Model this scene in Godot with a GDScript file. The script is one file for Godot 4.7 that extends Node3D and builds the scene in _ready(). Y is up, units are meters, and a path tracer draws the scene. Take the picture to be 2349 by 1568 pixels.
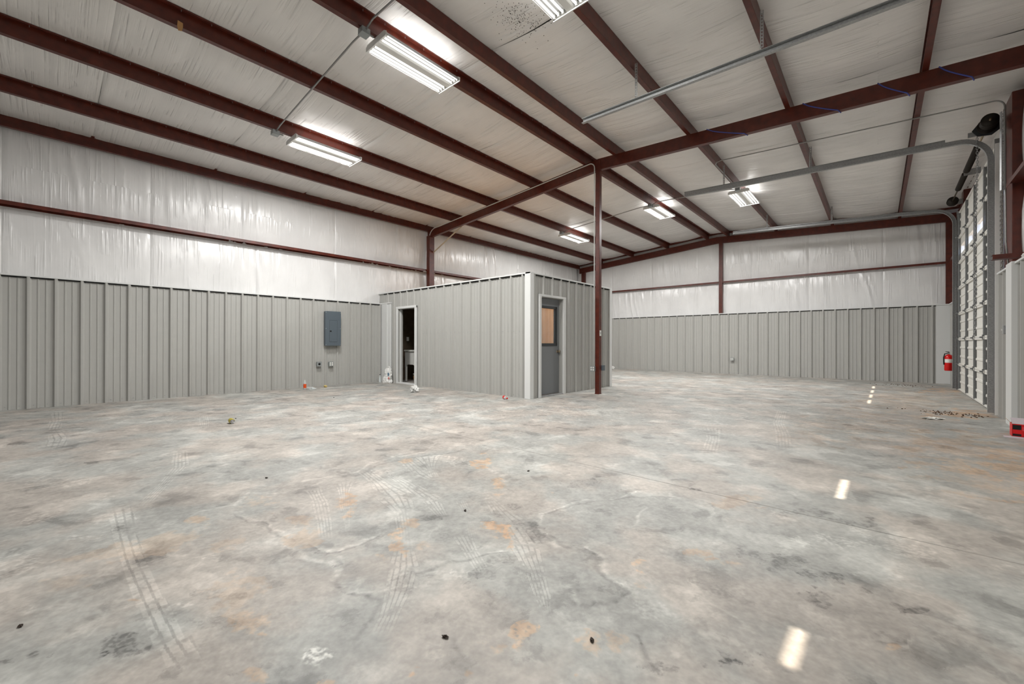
extends Node3D
# A steel shop building: z runs down the length of the hall (the back wall is at -z), x across it, y up, metres.

const EXPOSURE := 0.72
const TUBE_GLOW := 2.4
const DOWN := 4.0
const UP_LIGHT := 0.42
const OFFICE := 2.4

const TIRES = [
	[[Vector2(-3.92, -0.27), Vector2(-3.42, -0.26), Vector2(-2.91, -0.25), Vector2(-2.34, -0.26), Vector2(-1.97, -0.27), Vector2(-1.71, -0.29)], [Vector2(-3.81, -0.37), Vector2(-3.33, -0.34), Vector2(-2.83, -0.32), Vector2(-2.26, -0.33), Vector2(-1.89, -0.34), Vector2(-1.64, -0.36)]],
	[[Vector2(-2.44, -1.55), Vector2(-2.06, -1.34), Vector2(-1.79, -1.15), Vector2(-1.64, -1.02), Vector2(-1.50, -0.89), Vector2(-1.42, -0.79)], [Vector2(-2.37, -1.61), Vector2(-2.00, -1.39), Vector2(-1.68, -1.17), Vector2(-1.54, -1.05), Vector2(-1.44, -0.94), Vector2(-1.36, -0.85)]],
	[[Vector2(-2.13, -2.07), Vector2(-1.74, -1.89), Vector2(-1.49, -1.74), Vector2(-1.26, -1.56), Vector2(-1.10, -1.42), Vector2(-0.99, -1.32)], [Vector2(-2.07, -2.13), Vector2(-1.64, -1.89), Vector2(-1.40, -1.73), Vector2(-1.20, -1.56), Vector2(-1.05, -1.42), Vector2(-0.97, -1.34)]],
	[[Vector2(-3.35, -1.75), Vector2(-2.97, -1.70), Vector2(-2.67, -1.63), Vector2(-2.30, -1.50)], [Vector2(-3.34, -1.89), Vector2(-2.88, -1.78), Vector2(-2.51, -1.69), Vector2(-2.22, -1.57)]],
	[[Vector2(-3.21, -1.28), Vector2(-2.90, -1.22), Vector2(-2.58, -1.11), Vector2(-2.31, -1.01)], [Vector2(-3.23, -1.41), Vector2(-2.83, -1.28), Vector2(-2.52, -1.16), Vector2(-2.26, -1.05)]],
	[[Vector2(-3.17, -1.52), Vector2(-2.77, -1.34), Vector2(-2.41, -1.20), Vector2(-2.19, -1.09)], [Vector2(-3.22, -1.64), Vector2(-2.72, -1.38), Vector2(-2.39, -1.22), Vector2(-2.18, -1.10)]],
	[[Vector2(-3.26, -1.89), Vector2(-2.82, -1.84), Vector2(-2.38, -1.77), Vector2(-1.92, -1.58)], [Vector2(-3.31, -1.99), Vector2(-2.74, -1.91), Vector2(-2.29, -1.80), Vector2(-1.90, -1.63)]],
	[[Vector2(-1.83, -1.55), Vector2(-1.64, -1.47), Vector2(-1.42, -1.36)], [Vector2(-1.75, -1.62), Vector2(-1.58, -1.51), Vector2(-1.37, -1.41)]],
	[[Vector2(-3.27, -2.37), Vector2(-2.94, -2.19), Vector2(-2.74, -2.07)], [Vector2(-3.36, -2.54), Vector2(-2.92, -2.27), Vector2(-2.67, -2.13)]],
	[[Vector2(-2.20, -1.89), Vector2(-1.92, -1.73), Vector2(-1.66, -1.54)], [Vector2(-2.17, -1.96), Vector2(-1.90, -1.79), Vector2(-1.64, -1.59)]],
	[[Vector2(-3.38, -2.20), Vector2(-2.93, -2.07), Vector2(-2.73, -2.02)], [Vector2(-3.29, -2.29), Vector2(-2.81, -2.12), Vector2(-2.65, -2.10)]],
	[[Vector2(-9.91, -0.04), Vector2(-8.61, -0.06), Vector2(-7.75, -0.01), Vector2(-7.00, -0.03), Vector2(-6.21, 0.01)], [Vector2(-9.79, -0.15), Vector2(-8.53, -0.13), Vector2(-7.67, -0.09), Vector2(-6.87, -0.14), Vector2(-6.11, -0.08)]],
	[[Vector2(-5.34, -0.87), Vector2(-4.64, -0.75), Vector2(-4.13, -0.57), Vector2(-3.69, -0.38)], [Vector2(-5.27, -0.94), Vector2(-4.56, -0.81), Vector2(-4.08, -0.61), Vector2(-3.63, -0.44)]],
	[[Vector2(-1.25, -8.20), Vector2(-1.08, -6.72), Vector2(-0.92, -5.87), Vector2(-0.76, -4.92)], [Vector2(-1.16, -8.27), Vector2(-1.00, -6.80), Vector2(-0.81, -5.96), Vector2(-0.67, -5.00)]],
	[[Vector2(-1.73, -5.77), Vector2(-1.48, -5.08), Vector2(-1.31, -4.32)], [Vector2(-1.57, -5.91), Vector2(-1.38, -5.17), Vector2(-1.21, -4.41)]],
	[[Vector2(-7.64, -1.55), Vector2(-6.94, -1.40), Vector2(-6.33, -1.30)], [Vector2(-7.58, -1.59), Vector2(-6.87, -1.47), Vector2(-6.29, -1.34)]],
	[[Vector2(-7.86, -1.14), Vector2(-7.26, -1.11), Vector2(-6.73, -0.94)], [Vector2(-7.80, -1.19), Vector2(-7.22, -1.14), Vector2(-6.68, -0.98)]],
	[[Vector2(-1.40, -1.63), Vector2(-1.25, -1.48), Vector2(-1.14, -1.40)], [Vector2(-1.38, -1.65), Vector2(-1.22, -1.50), Vector2(-1.12, -1.42)]],
]
const MARKS = [
	[0.030, 0.10, [Vector2(-2.32, -0.93), Vector2(-2.24, -0.95), Vector2(-2.18, -0.99), Vector2(-2.13, -1.05), Vector2(-2.12, -1.13), Vector2(-2.12, -1.19), Vector2(-2.14, -1.27)]],
	[0.012, -0.16, [Vector2(-2.30, -0.92), Vector2(-2.22, -0.94), Vector2(-2.15, -0.98), Vector2(-2.11, -1.04), Vector2(-2.10, -1.12), Vector2(-2.12, -1.24)]],
	[0.020, 0.09, [Vector2(-2.22, -0.89), Vector2(-2.14, -0.91), Vector2(-2.06, -0.95), Vector2(-1.97, -0.93), Vector2(-1.89, -0.91)]],
	[0.020, -0.12, [Vector2(-1.92, -0.92), Vector2(-1.83, -0.90), Vector2(-1.74, -0.91), Vector2(-1.68, -0.94), Vector2(-1.60, -0.96)]],
	[0.015, 0.07, [Vector2(-1.79, -0.90), Vector2(-1.73, -0.95), Vector2(-1.66, -1.00), Vector2(-1.57, -1.10), Vector2(-1.54, -1.18)]],
	[0.015, -0.12, [Vector2(-1.65, -1.15), Vector2(-1.62, -1.24), Vector2(-1.62, -1.29), Vector2(-1.59, -1.37), Vector2(-1.55, -1.44), Vector2(-1.53, -1.50), Vector2(-1.52, -1.53), Vector2(-1.48, -1.59), Vector2(-1.40, -1.67)]],
	[0.020, 0.10, [Vector2(-1.52, -1.55), Vector2(-1.49, -1.61), Vector2(-1.43, -1.64), Vector2(-1.41, -1.67)]],
	[0.020, 0.10, [Vector2(-3.42, -1.37), Vector2(-3.37, -1.50), Vector2(-3.33, -1.63), Vector2(-3.32, -1.75), Vector2(-3.44, -1.97), Vector2(-3.50, -2.21), Vector2(-3.43, -2.35), Vector2(-3.39, -2.52)]],
	[0.018, -0.10, [Vector2(-3.30, -1.50), Vector2(-3.24, -1.70), Vector2(-3.33, -1.93), Vector2(-3.36, -2.19), Vector2(-3.31, -2.46), Vector2(-3.21, -2.67), Vector2(-3.19, -2.87)]],
	[0.020, 0.09, [Vector2(-3.50, -2.64), Vector2(-3.61, -2.82), Vector2(-3.48, -2.99), Vector2(-3.29, -3.06)]],
	[0.014, 0.11, [Vector2(-1.57, -2.01), Vector2(-1.64, -2.12), Vector2(-1.61, -2.22), Vector2(-1.58, -2.34), Vector2(-1.52, -2.54), Vector2(-1.44, -2.63), Vector2(-1.38, -2.77), Vector2(-1.32, -2.89), Vector2(-1.32, -3.06)]],
	[0.014, -0.10, [Vector2(-1.63, -2.10), Vector2(-1.59, -2.23), Vector2(-1.52, -2.41), Vector2(-1.47, -2.58), Vector2(-1.35, -2.76), Vector2(-1.10, -2.99)]],
	[0.030, 0.09, [Vector2(-1.56, -1.98), Vector2(-1.43, -1.91), Vector2(-1.33, -1.86), Vector2(-1.21, -1.91), Vector2(-1.08, -1.90), Vector2(-0.97, -1.82), Vector2(-0.88, -1.76), Vector2(-0.83, -1.72)]],
	[0.020, -0.10, [Vector2(-1.52, -1.97), Vector2(-1.38, -1.89), Vector2(-1.27, -1.89), Vector2(-1.12, -1.88), Vector2(-0.96, -1.78), Vector2(-0.84, -1.69), Vector2(-0.86, -1.62), Vector2(-0.93, -1.55), Vector2(-0.97, -1.47)]],
	[0.012, 0.12, [Vector2(-1.15, -2.67), Vector2(-1.13, -2.51), Vector2(-1.10, -2.38)]],
	[0.012, 0.08, [Vector2(-1.08, -1.56), Vector2(-1.01, -1.52), Vector2(-0.96, -1.48)]],
	[0.012, -0.13, [Vector2(-0.71, -1.49), Vector2(-0.66, -1.45), Vector2(-0.58, -1.40)]],
	[0.015, -0.10, [Vector2(-1.19, -1.00), Vector2(-1.16, -0.98), Vector2(-1.11, -0.96)]],
	[0.020, -0.10, [Vector2(-1.47, -0.76), Vector2(-1.50, -0.82), Vector2(-1.52, -0.87), Vector2(-1.57, -0.94)]],
	[0.020, 0.08, [Vector2(-3.26, -0.58), Vector2(-3.31, -0.69), Vector2(-3.23, -0.84), Vector2(-3.35, -0.91), Vector2(-3.43, -0.97), Vector2(-3.28, -1.12), Vector2(-3.28, -1.39), Vector2(-3.35, -1.70)]],
	[0.015, -0.11, [Vector2(-3.08, -0.82), Vector2(-2.91, -0.82), Vector2(-2.77, -0.87), Vector2(-2.57, -0.89), Vector2(-2.41, -0.89)]],
	[0.015, 0.09, [Vector2(-3.11, -0.82), Vector2(-2.94, -0.86), Vector2(-2.72, -0.89), Vector2(-2.60, -0.93)]],
	[0.020, 0.08, [Vector2(-2.52, -0.82), Vector2(-2.33, -0.85), Vector2(-2.15, -0.91), Vector2(-2.03, -0.95)]],
	[0.015, 0.09, [Vector2(-2.06, -1.02), Vector2(-1.96, -0.94), Vector2(-1.89, -0.90)]],
	[0.012, 0.07, [Vector2(-5.05, -0.94), Vector2(-4.96, -1.07), Vector2(-4.71, -1.12), Vector2(-4.77, -1.29), Vector2(-4.76, -1.49)]],
	[0.020, 0.05, [Vector2(-2.90, -0.34), Vector2(-2.73, -0.41), Vector2(-2.59, -0.54), Vector2(-2.58, -0.58)]],
	[0.012, -0.12, [Vector2(-2.37, -0.11), Vector2(-2.34, -0.12)]],
	[0.010, 0.05, [Vector2(-2.38, -0.14), Vector2(-2.27, -0.15), Vector2(-2.23, -0.12), Vector2(-2.21, -0.08)]],
	[0.012, -0.08, [Vector2(-4.78, 0.17), Vector2(-4.62, 0.08), Vector2(-4.54, -0.06)]],
	[0.012, -0.08, [Vector2(-5.54, -0.09), Vector2(-5.70, -0.14), Vector2(-5.63, -0.24)]],
	[0.012, -0.14, [Vector2(0.01, -2.04), Vector2(0.04, -2.06), Vector2(0.06, -2.11)]],
	[0.014, 0.05, [Vector2(0.08, -2.20), Vector2(0.07, -2.14), Vector2(0.05, -2.06)]],
	[0.012, -0.10, [Vector2(0.01, -2.13), Vector2(0.04, -2.09), Vector2(0.06, -2.14), Vector2(0.07, -2.19)]],
	[0.015, 0.05, [Vector2(-0.64, -1.88), Vector2(-0.45, -1.87), Vector2(-0.36, -1.81)]],
	[0.020, -0.07, [Vector2(-0.11, -2.54), Vector2(-0.07, -2.49), Vector2(-0.06, -2.48)]],
]
const PATCHES = [
	["clay", Vector2(-2.73, -2.71), Vector2(0.08, -0.07), Vector2(-0.15, -0.15), 0.80],
	["clay", Vector2(-2.19, -2.30), Vector2(0.04, -0.04), Vector2(-0.10, -0.11), 0.70],
	["clay", Vector2(-2.06, -2.16), Vector2(0.04, -0.03), Vector2(-0.05, -0.05), 0.60],
	["clay", Vector2(-1.72, -1.76), Vector2(0.07, -0.06), Vector2(-0.05, -0.05), 0.95],
	["clay", Vector2(-1.60, -1.75), Vector2(0.04, -0.04), Vector2(-0.06, -0.06), 1.00],
	["clay", Vector2(-1.50, -1.68), Vector2(0.04, -0.03), Vector2(-0.04, -0.05), 0.90],
	["clay", Vector2(-2.88, -1.45), Vector2(0.05, -0.05), Vector2(-0.13, -0.07), 0.80],
	["clay", Vector2(-2.71, -1.31), Vector2(0.06, -0.05), Vector2(-0.12, -0.06), 0.55],
	["clay", Vector2(-1.99, -1.30), Vector2(0.03, -0.03), Vector2(-0.10, -0.07), 0.70],
	["clay", Vector2(-1.82, -1.23), Vector2(0.03, -0.02), Vector2(-0.06, -0.04), 0.70],
	["clay", Vector2(-1.86, -1.13), Vector2(0.04, -0.03), Vector2(-0.07, -0.04), 0.50],
	["clay", Vector2(-2.05, -1.32), Vector2(0.03, -0.02), Vector2(-0.04, -0.03), 0.70],
	["clay", Vector2(-2.13, -1.48), Vector2(0.04, -0.03), Vector2(-0.06, -0.04), 0.55],
	["clay", Vector2(-1.02, -1.23), Vector2(0.03, -0.03), Vector2(-0.02, -0.03), 0.75],
	["clay", Vector2(-1.02, -1.18), Vector2(0.02, -0.02), Vector2(-0.02, -0.03), 0.60],
	["clay", Vector2(-1.03, -1.10), Vector2(0.05, -0.04), Vector2(-0.02, -0.03), 0.50],
	["clay", Vector2(-0.99, -1.13), Vector2(0.01, -0.01), Vector2(-0.01, -0.01), 0.80],
	["clay", Vector2(-0.84, -1.31), Vector2(0.03, -0.02), Vector2(-0.02, -0.03), 0.60],
	["clay", Vector2(-0.78, -1.30), Vector2(0.06, -0.05), Vector2(-0.04, -0.07), 0.50],
	["clay", Vector2(-0.72, -1.39), Vector2(0.03, -0.03), Vector2(-0.03, -0.05), 0.40],
	["clay", Vector2(-0.85, -1.91), Vector2(0.04, -0.03), Vector2(-0.04, -0.08), 0.65],
	["clay", Vector2(-0.80, -1.81), Vector2(0.03, -0.03), Vector2(-0.02, -0.04), 0.35],
	["clay", Vector2(-1.81, -2.48), Vector2(0.03, -0.02), Vector2(-0.03, -0.04), 0.60],
	["clay", Vector2(-1.16, -0.81), Vector2(0.01, -0.01), Vector2(-0.01, -0.01), 0.80],
	["clay", Vector2(-1.17, -0.84), Vector2(0.01, -0.01), Vector2(-0.01, -0.00), 0.60],
	["clay", Vector2(-1.02, -0.94), Vector2(0.01, -0.01), Vector2(-0.01, -0.01), 0.50],
	["clay", Vector2(-1.33, -0.61), Vector2(0.02, -0.02), Vector2(-0.01, -0.01), 0.60],
	["clay", Vector2(-0.75, -1.17), Vector2(0.01, -0.01), Vector2(-0.01, -0.01), 0.60],
	["clay", Vector2(-3.30, -2.24), Vector2(0.07, -0.06), Vector2(-0.07, -0.05), 0.60],
	["clay", Vector2(-1.86, -1.36), Vector2(0.04, -0.04), Vector2(-0.06, -0.05), 0.35],
	["tan", Vector2(-3.09, -0.62), Vector2(0.05, -0.05), Vector2(-0.10, -0.02), 0.80],
	["tan", Vector2(-2.94, -0.44), Vector2(0.15, -0.14), Vector2(-0.14, -0.02), 0.50],
	["tan", Vector2(-2.71, -0.65), Vector2(0.08, -0.07), Vector2(-0.10, -0.03), 0.40],
	["clay", Vector2(-1.83, -0.54), Vector2(0.06, -0.05), Vector2(-0.07, -0.02), 0.45],
	["clay", Vector2(-1.74, -0.54), Vector2(0.04, -0.03), Vector2(-0.02, -0.01), 0.70],
	["tan", Vector2(-2.14, -0.56), Vector2(0.09, -0.08), Vector2(-0.16, -0.04), 0.45],
	["clay", Vector2(-1.54, -0.46), Vector2(0.03, -0.02), Vector2(-0.03, -0.01), 0.50],
	["clay", Vector2(-2.38, -0.25), Vector2(0.02, -0.02), Vector2(-0.02, -0.00), 0.50],
	["tan", Vector2(-3.05, -0.13), Vector2(0.11, -0.10), Vector2(-0.11, -0.00), 0.35],
	["tan", Vector2(-2.84, -0.05), Vector2(0.08, -0.07), Vector2(-0.12, -0.00), 0.25],
	["tan", Vector2(-3.14, -0.96), Vector2(0.08, -0.07), Vector2(-0.15, -0.05), 0.50],
	["tan", Vector2(-2.53, -0.99), Vector2(0.09, -0.08), Vector2(-0.16, -0.06), 0.60],
	["clay", Vector2(-2.73, -1.33), Vector2(0.06, -0.05), Vector2(-0.17, -0.08), 0.70],
	["tan", Vector2(-2.98, -0.30), Vector2(0.07, -0.06), Vector2(-0.11, -0.01), 0.35],
	["clay", Vector2(0.86, -5.92), Vector2(0.22, -0.20), Vector2(0.10, -0.66), 0.75],
	["clay", Vector2(0.91, -5.49), Vector2(0.15, -0.14), Vector2(0.13, -0.76), 0.70],
	["clay", Vector2(0.47, -5.57), Vector2(0.25, -0.22), Vector2(0.04, -0.45), 0.45],
	["clay", Vector2(0.61, -6.85), Vector2(0.51, -0.46), Vector2(0.07, -0.78), 0.40],
	["clay", Vector2(0.65, -4.76), Vector2(0.17, -0.15), Vector2(0.04, -0.27), 0.35],
	["clay", Vector2(0.99, -9.58), Vector2(0.37, -0.34), Vector2(0.07, -0.63), 0.90],
	["clay", Vector2(1.15, -13.89), Vector2(0.34, -0.32), Vector2(0.06, -0.73), 0.90],
	["clay", Vector2(1.13, -9.35), Vector2(0.13, -0.12), Vector2(0.04, -0.37), 0.70],
	["tan", Vector2(0.47, -11.05), Vector2(0.71, -0.65), Vector2(0.10, -2.30), 0.40],
	["tan", Vector2(0.69, -6.12), Vector2(0.35, -0.32), Vector2(0.15, -1.33), 0.40],
	["clay", Vector2(-0.69, -2.30), Vector2(0.06, -0.05), Vector2(-0.01, -0.04), 0.50],
	["clay", Vector2(-0.55, -2.29), Vector2(0.04, -0.04), Vector2(-0.01, -0.04), 0.45],
	["tan", Vector2(-0.70, -3.22), Vector2(0.12, -0.11), Vector2(-0.03, -0.12), 0.50],
	["clay", Vector2(-0.63, -2.27), Vector2(0.04, -0.03), Vector2(-0.01, -0.02), 0.50],
	["tan", Vector2(-0.27, -7.10), Vector2(0.59, -0.54), Vector2(-0.04, -1.18), 0.30],
	["clay", Vector2(0.36, -5.38), Vector2(0.16, -0.15), Vector2(0.02, -0.23), 0.40],
	["clay", Vector2(0.04, -2.05), Vector2(0.02, -0.02), Vector2(0.00, -0.02), 0.50],
	["dark", Vector2(-0.21, -2.38), Vector2(0.07, -0.07), Vector2(-0.01, -0.10), 0.70],
	["dark", Vector2(-0.32, -2.47), Vector2(0.09, -0.08), Vector2(-0.01, -0.07), 0.50],
	["dark", Vector2(-0.17, -3.28), Vector2(0.13, -0.11), Vector2(-0.00, -0.10), 0.80],
	["dark", Vector2(-0.34, -3.28), Vector2(0.10, -0.09), Vector2(-0.01, -0.09), 0.60],
	["dark", Vector2(-0.53, -2.41), Vector2(0.11, -0.10), Vector2(-0.01, -0.06), 0.60],
	["dark", Vector2(-0.42, -1.53), Vector2(0.10, -0.09), Vector2(-0.02, -0.07), 0.80],
	["dark", Vector2(-0.39, -1.57), Vector2(0.05, -0.04), Vector2(-0.01, -0.02), 0.80],
	["dark", Vector2(0.01, -2.12), Vector2(0.03, -0.03), Vector2(0.00, -0.04), 0.50],
	["dark", Vector2(0.97, -9.45), Vector2(0.12, -0.11), Vector2(0.02, -0.16), 1.00],
	["dark", Vector2(-0.31, -7.23), Vector2(0.06, -0.05), Vector2(-0.00, -0.09), 1.00],
	["dark", Vector2(0.99, -13.90), Vector2(0.17, -0.16), Vector2(0.02, -0.30), 0.90],
	["dark", Vector2(-1.02, -3.25), Vector2(0.06, -0.05), Vector2(-0.01, -0.04), 0.90],
	["dark", Vector2(0.12, -2.39), Vector2(0.03, -0.03), Vector2(0.00, -0.02), 0.60],
	["dark", Vector2(-0.15, -2.28), Vector2(0.10, -0.09), Vector2(-0.01, -0.09), 0.45],
	["dark", Vector2(-0.08, -2.20), Vector2(0.12, -0.11), Vector2(-0.00, -0.10), 0.30],
	["dark", Vector2(-2.18, -0.00), Vector2(0.12, -0.11), Vector2(-0.08, 0.00), 0.80],
	["dark", Vector2(-2.07, -0.18), Vector2(0.07, -0.06), Vector2(-0.06, -0.01), 0.80],
	["dark", Vector2(-1.99, -0.40), Vector2(0.08, -0.07), Vector2(-0.05, -0.01), 0.50],
	["dark", Vector2(-2.16, -0.50), Vector2(0.07, -0.06), Vector2(-0.10, -0.02), 0.45],
	["dark", Vector2(-2.73, -0.37), Vector2(0.06, -0.05), Vector2(-0.10, -0.01), 0.45],
	["dark", Vector2(-1.62, -0.40), Vector2(0.03, -0.02), Vector2(-0.02, -0.00), 0.60],
	["dark", Vector2(-2.25, 0.03), Vector2(0.06, -0.05), Vector2(-0.06, 0.00), 0.50],
	["dark", Vector2(-2.14, -0.35), Vector2(0.04, -0.04), Vector2(-0.06, -0.01), 0.40],
	["dark", Vector2(-6.79, 0.13), Vector2(0.12, -0.11), Vector2(-0.12, 0.00), 0.70],
	["dark", Vector2(-5.32, -0.28), Vector2(0.05, -0.04), Vector2(-0.08, -0.00), 0.80],
	["dark", Vector2(-4.10, 0.00), Vector2(0.05, -0.05), Vector2(-0.07, 0.00), 0.60],
	["dark", Vector2(-3.68, 0.11), Vector2(0.06, -0.06), Vector2(-0.07, 0.00), 0.35],
	["dark", Vector2(-3.27, -0.33), Vector2(0.06, -0.05), Vector2(-0.07, -0.01), 0.50],
	["dark", Vector2(-1.29, -1.30), Vector2(0.07, -0.06), Vector2(-0.06, -0.06), 0.50],
	["dark", Vector2(-1.40, -1.40), Vector2(0.05, -0.04), Vector2(-0.04, -0.04), 0.50],
	["dark", Vector2(-1.84, -2.09), Vector2(0.05, -0.04), Vector2(-0.06, -0.07), 0.60],
	["dark", Vector2(-1.53, -1.88), Vector2(0.06, -0.05), Vector2(-0.06, -0.07), 0.50],
	["dark", Vector2(-1.83, -1.49), Vector2(0.05, -0.04), Vector2(-0.06, -0.05), 0.40],
	["dark", Vector2(-2.14, -1.57), Vector2(0.07, -0.06), Vector2(-0.04, -0.03), 0.50],
	["dark", Vector2(-1.68, -2.81), Vector2(0.16, -0.14), Vector2(-0.08, -0.14), 0.50],
	["dark", Vector2(-0.52, -1.42), Vector2(0.07, -0.06), Vector2(-0.02, -0.04), 0.55],
	["dark", Vector2(-0.90, -1.68), Vector2(0.05, -0.05), Vector2(-0.03, -0.05), 0.50],
	["dark", Vector2(-1.88, -0.99), Vector2(0.07, -0.06), Vector2(-0.09, -0.04), 0.35],
	["dark", Vector2(-1.57, -1.08), Vector2(0.07, -0.06), Vector2(-0.04, -0.03), 0.40],
	["dark", Vector2(-1.43, -1.56), Vector2(0.05, -0.05), Vector2(-0.03, -0.04), 0.50],
	["dark", Vector2(-1.61, -1.62), Vector2(0.01, -0.01), Vector2(-0.01, -0.01), 1.00],
	["dark", Vector2(-1.88, -1.69), Vector2(0.05, -0.04), Vector2(-0.02, -0.02), 0.50],
	["dark", Vector2(-0.95, -1.08), Vector2(0.03, -0.03), Vector2(-0.02, -0.02), 0.50],
	["pale", Vector2(-1.47, -0.64), Vector2(0.03, -0.03), Vector2(-0.03, -0.01), 1.00],
	["pale", Vector2(-2.99, -2.55), Vector2(0.11, -0.09), Vector2(-0.13, -0.11), 0.50],
	["pale", Vector2(-1.49, -1.32), Vector2(0.04, -0.03), Vector2(-0.03, -0.02), 0.50],
	["pale", Vector2(-1.58, -1.57), Vector2(0.03, -0.03), Vector2(-0.02, -0.02), 0.70],
	["pale", Vector2(-1.19, -0.92), Vector2(0.03, -0.02), Vector2(-0.04, -0.03), 0.35],
	["pale", Vector2(-0.71, -1.65), Vector2(0.08, -0.07), Vector2(-0.02, -0.05), 0.30],
	["pale", Vector2(-3.37, -0.12), Vector2(0.07, -0.06), Vector2(-0.06, -0.00), 0.50],
	["pale", Vector2(-2.18, -0.38), Vector2(0.03, -0.03), Vector2(-0.03, -0.01), 0.70],
	["pale", Vector2(-3.25, 0.09), Vector2(0.10, -0.09), Vector2(-0.15, 0.00), 0.35],
	["pale", Vector2(-4.03, 0.08), Vector2(0.10, -0.09), Vector2(-0.13, 0.00), 0.50],
	["pale", Vector2(-5.72, -0.43), Vector2(0.08, -0.07), Vector2(-0.20, -0.02), 0.25],
	["pale", Vector2(-2.57, -0.54), Vector2(0.05, -0.04), Vector2(-0.03, -0.01), 0.50],
	["pale", Vector2(-1.47, -0.63), Vector2(0.04, -0.03), Vector2(-0.04, -0.02), 0.90],
	["pale", Vector2(-4.89, 0.00), Vector2(0.21, -0.19), Vector2(-0.20, 0.00), 0.35],
	["pale", Vector2(-0.19, -2.91), Vector2(0.13, -0.12), Vector2(-0.01, -0.15), 0.45],
	["pale", Vector2(0.21, -3.19), Vector2(0.16, -0.14), Vector2(0.01, -0.16), 0.30],
	["pale", Vector2(0.43, -2.98), Vector2(0.03, -0.03), Vector2(0.01, -0.05), 0.35],
	["pale", Vector2(-0.48, -2.02), Vector2(0.08, -0.07), Vector2(-0.01, -0.05), 0.20],
	["pale", Vector2(-1.49, -6.72), Vector2(1.19, -1.08), Vector2(-0.19, -0.88), 0.25],
	["pale", Vector2(-3.81, -5.65), Vector2(1.59, -1.46), Vector2(-0.38, -0.56), 0.30],
	["pale", Vector2(-6.62, -2.05), Vector2(1.20, -1.09), Vector2(-0.85, -0.26), 0.20],
]

const EYE := Vector3(0, 1.103, 0)
const RIDGE_X := -4.5
const LEFT_X := -10.41      # crests of the liner panels on the left wall
const BACK_Z := -16.31      # crests of the liner panels on the back wall
const FRONT_Z := 9.4
const FRAME_Z := -7.86      # face of the middle frame
const WAINSCOT := 2.19
const PITCH := 0.3048
const WALL_TURN := -0.0125  # the right wall stands a hair out of square

var M := {}
var taken := {}
var rng := RandomNumberGenerator.new()
var fold := FastNoiseLite.new()
var right := Transform3D(Basis(Vector3.UP, WALL_TURN), Vector3(1.46, 0, -16.3))  # local x = out through the right wall, z = towards the camera

func _ready() -> void:
	rng.seed = 7
	fold.seed = 11
	fold.frequency = 1.0
	fold.fractal_octaves = 3
	# ---- camera
	var cam := Camera3D.new()
	cam.name = "camera"
	cam.fov = rad_to_deg(2.0 * atan(784.0 / 945.63))
	cam.near = 0.05
	cam.far = 200.0
	cam.transform = Transform3D(Basis(Vector3.UP, 0.7256) * Basis(Vector3.RIGHT, 0.0014) * Basis(Vector3.BACK, 0.0025), EYE)
	add_child(cam)
	cam.current = true
	# ---- sky, sun, exposure
	var we := WorldEnvironment.new()
	we.name = "surroundings"
	var env := Environment.new()
	var sky := Sky.new()
	var sm := ProceduralSkyMaterial.new()
	sm.sky_top_color = Color(0.45, 0.6, 0.85)
	sm.sky_horizon_color = Color(0.86, 0.9, 0.96)
	sm.ground_bottom_color = Color(0.5, 0.45, 0.4)
	sm.ground_horizon_color = Color(0.75, 0.72, 0.68)
	sm.sky_energy_multiplier = 3.0
	sm.ground_energy_multiplier = 3.0
	sky.sky_material = sm
	env.background_mode = Environment.BG_SKY
	env.sky = sky
	env.tonemap_mode = Environment.TONE_MAPPER_LINEAR
	env.tonemap_exposure = EXPOSURE
	env.sdfgi_enabled = true
	env.ssao_enabled = true
	env.ssil_enabled = true
	we.environment = env
	add_child(we)
	var sun := DirectionalLight3D.new()
	sun.name = "sun"
	sun.light_color = Color(1.0, 0.94, 0.86)
	sun.light_energy = 9.0
	sun.light_angular_distance = 0.6
	sun.shadow_enabled = true
	add_child(sun)
	sun.look_at_from_position(Vector3.ZERO, Vector3(-1.55, -3.3, 0.15), Vector3.BACK)
	make_materials()
	build_floor()
	build_roof()
	build_walls()
	build_frame()
	build_office()
	build_right_wall()
	build_lights()
	build_electrics()
	build_loose_things()

# ------------------------------------------------------------------ naming
func numbered(called: String) -> String:
	if not taken.has(called):
		taken[called] = 0
		return called
	taken[called] += 1
	return "%s_%03d" % [called, taken[called]]

func tag(o: Node, label := "", category := "", group := "", kind := "") -> Node:
	if label: o.set_meta("label", label)
	if category: o.set_meta("category", category)
	if group: o.set_meta("group", group)
	if kind: o.set_meta("kind", kind)
	return o

func thing(called: String, label: String, category: String, at := Transform3D.IDENTITY, group := "", kind := "") -> Node3D:
	var o := Node3D.new()
	o.name = numbered(called)
	add_child(o)
	o.transform = at
	tag(o, label, category, group, kind)
	return o

func at(x: float, y: float, z: float, turn := 0.0) -> Transform3D:
	return Transform3D(Basis(Vector3.UP, turn), Vector3(x, y, z))

func put(st: SurfaceTool, called: String, mat: Material, parent: Node = null, smooth := false) -> MeshInstance3D:
	st.generate_normals()
	var o := MeshInstance3D.new()
	o.mesh = st.commit()
	o.material_override = mat
	if parent == null:
		o.name = numbered(called)
		add_child(o)
	else:
		o.name = called
		parent.add_child(o, true)
	return o

func again(mesh: Mesh, called: String, mat: Material, parent: Node, t := Transform3D.IDENTITY) -> MeshInstance3D:
	var o := MeshInstance3D.new()
	o.mesh = mesh
	o.material_override = mat
	o.name = called
	parent.add_child(o, true)
	o.transform = t
	return o

# ------------------------------------------------------------------ shapes
func flat() -> SurfaceTool:
	var st := SurfaceTool.new()
	st.begin(Mesh.PRIMITIVE_TRIANGLES)
	st.set_smooth_group(-1)
	return st

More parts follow.
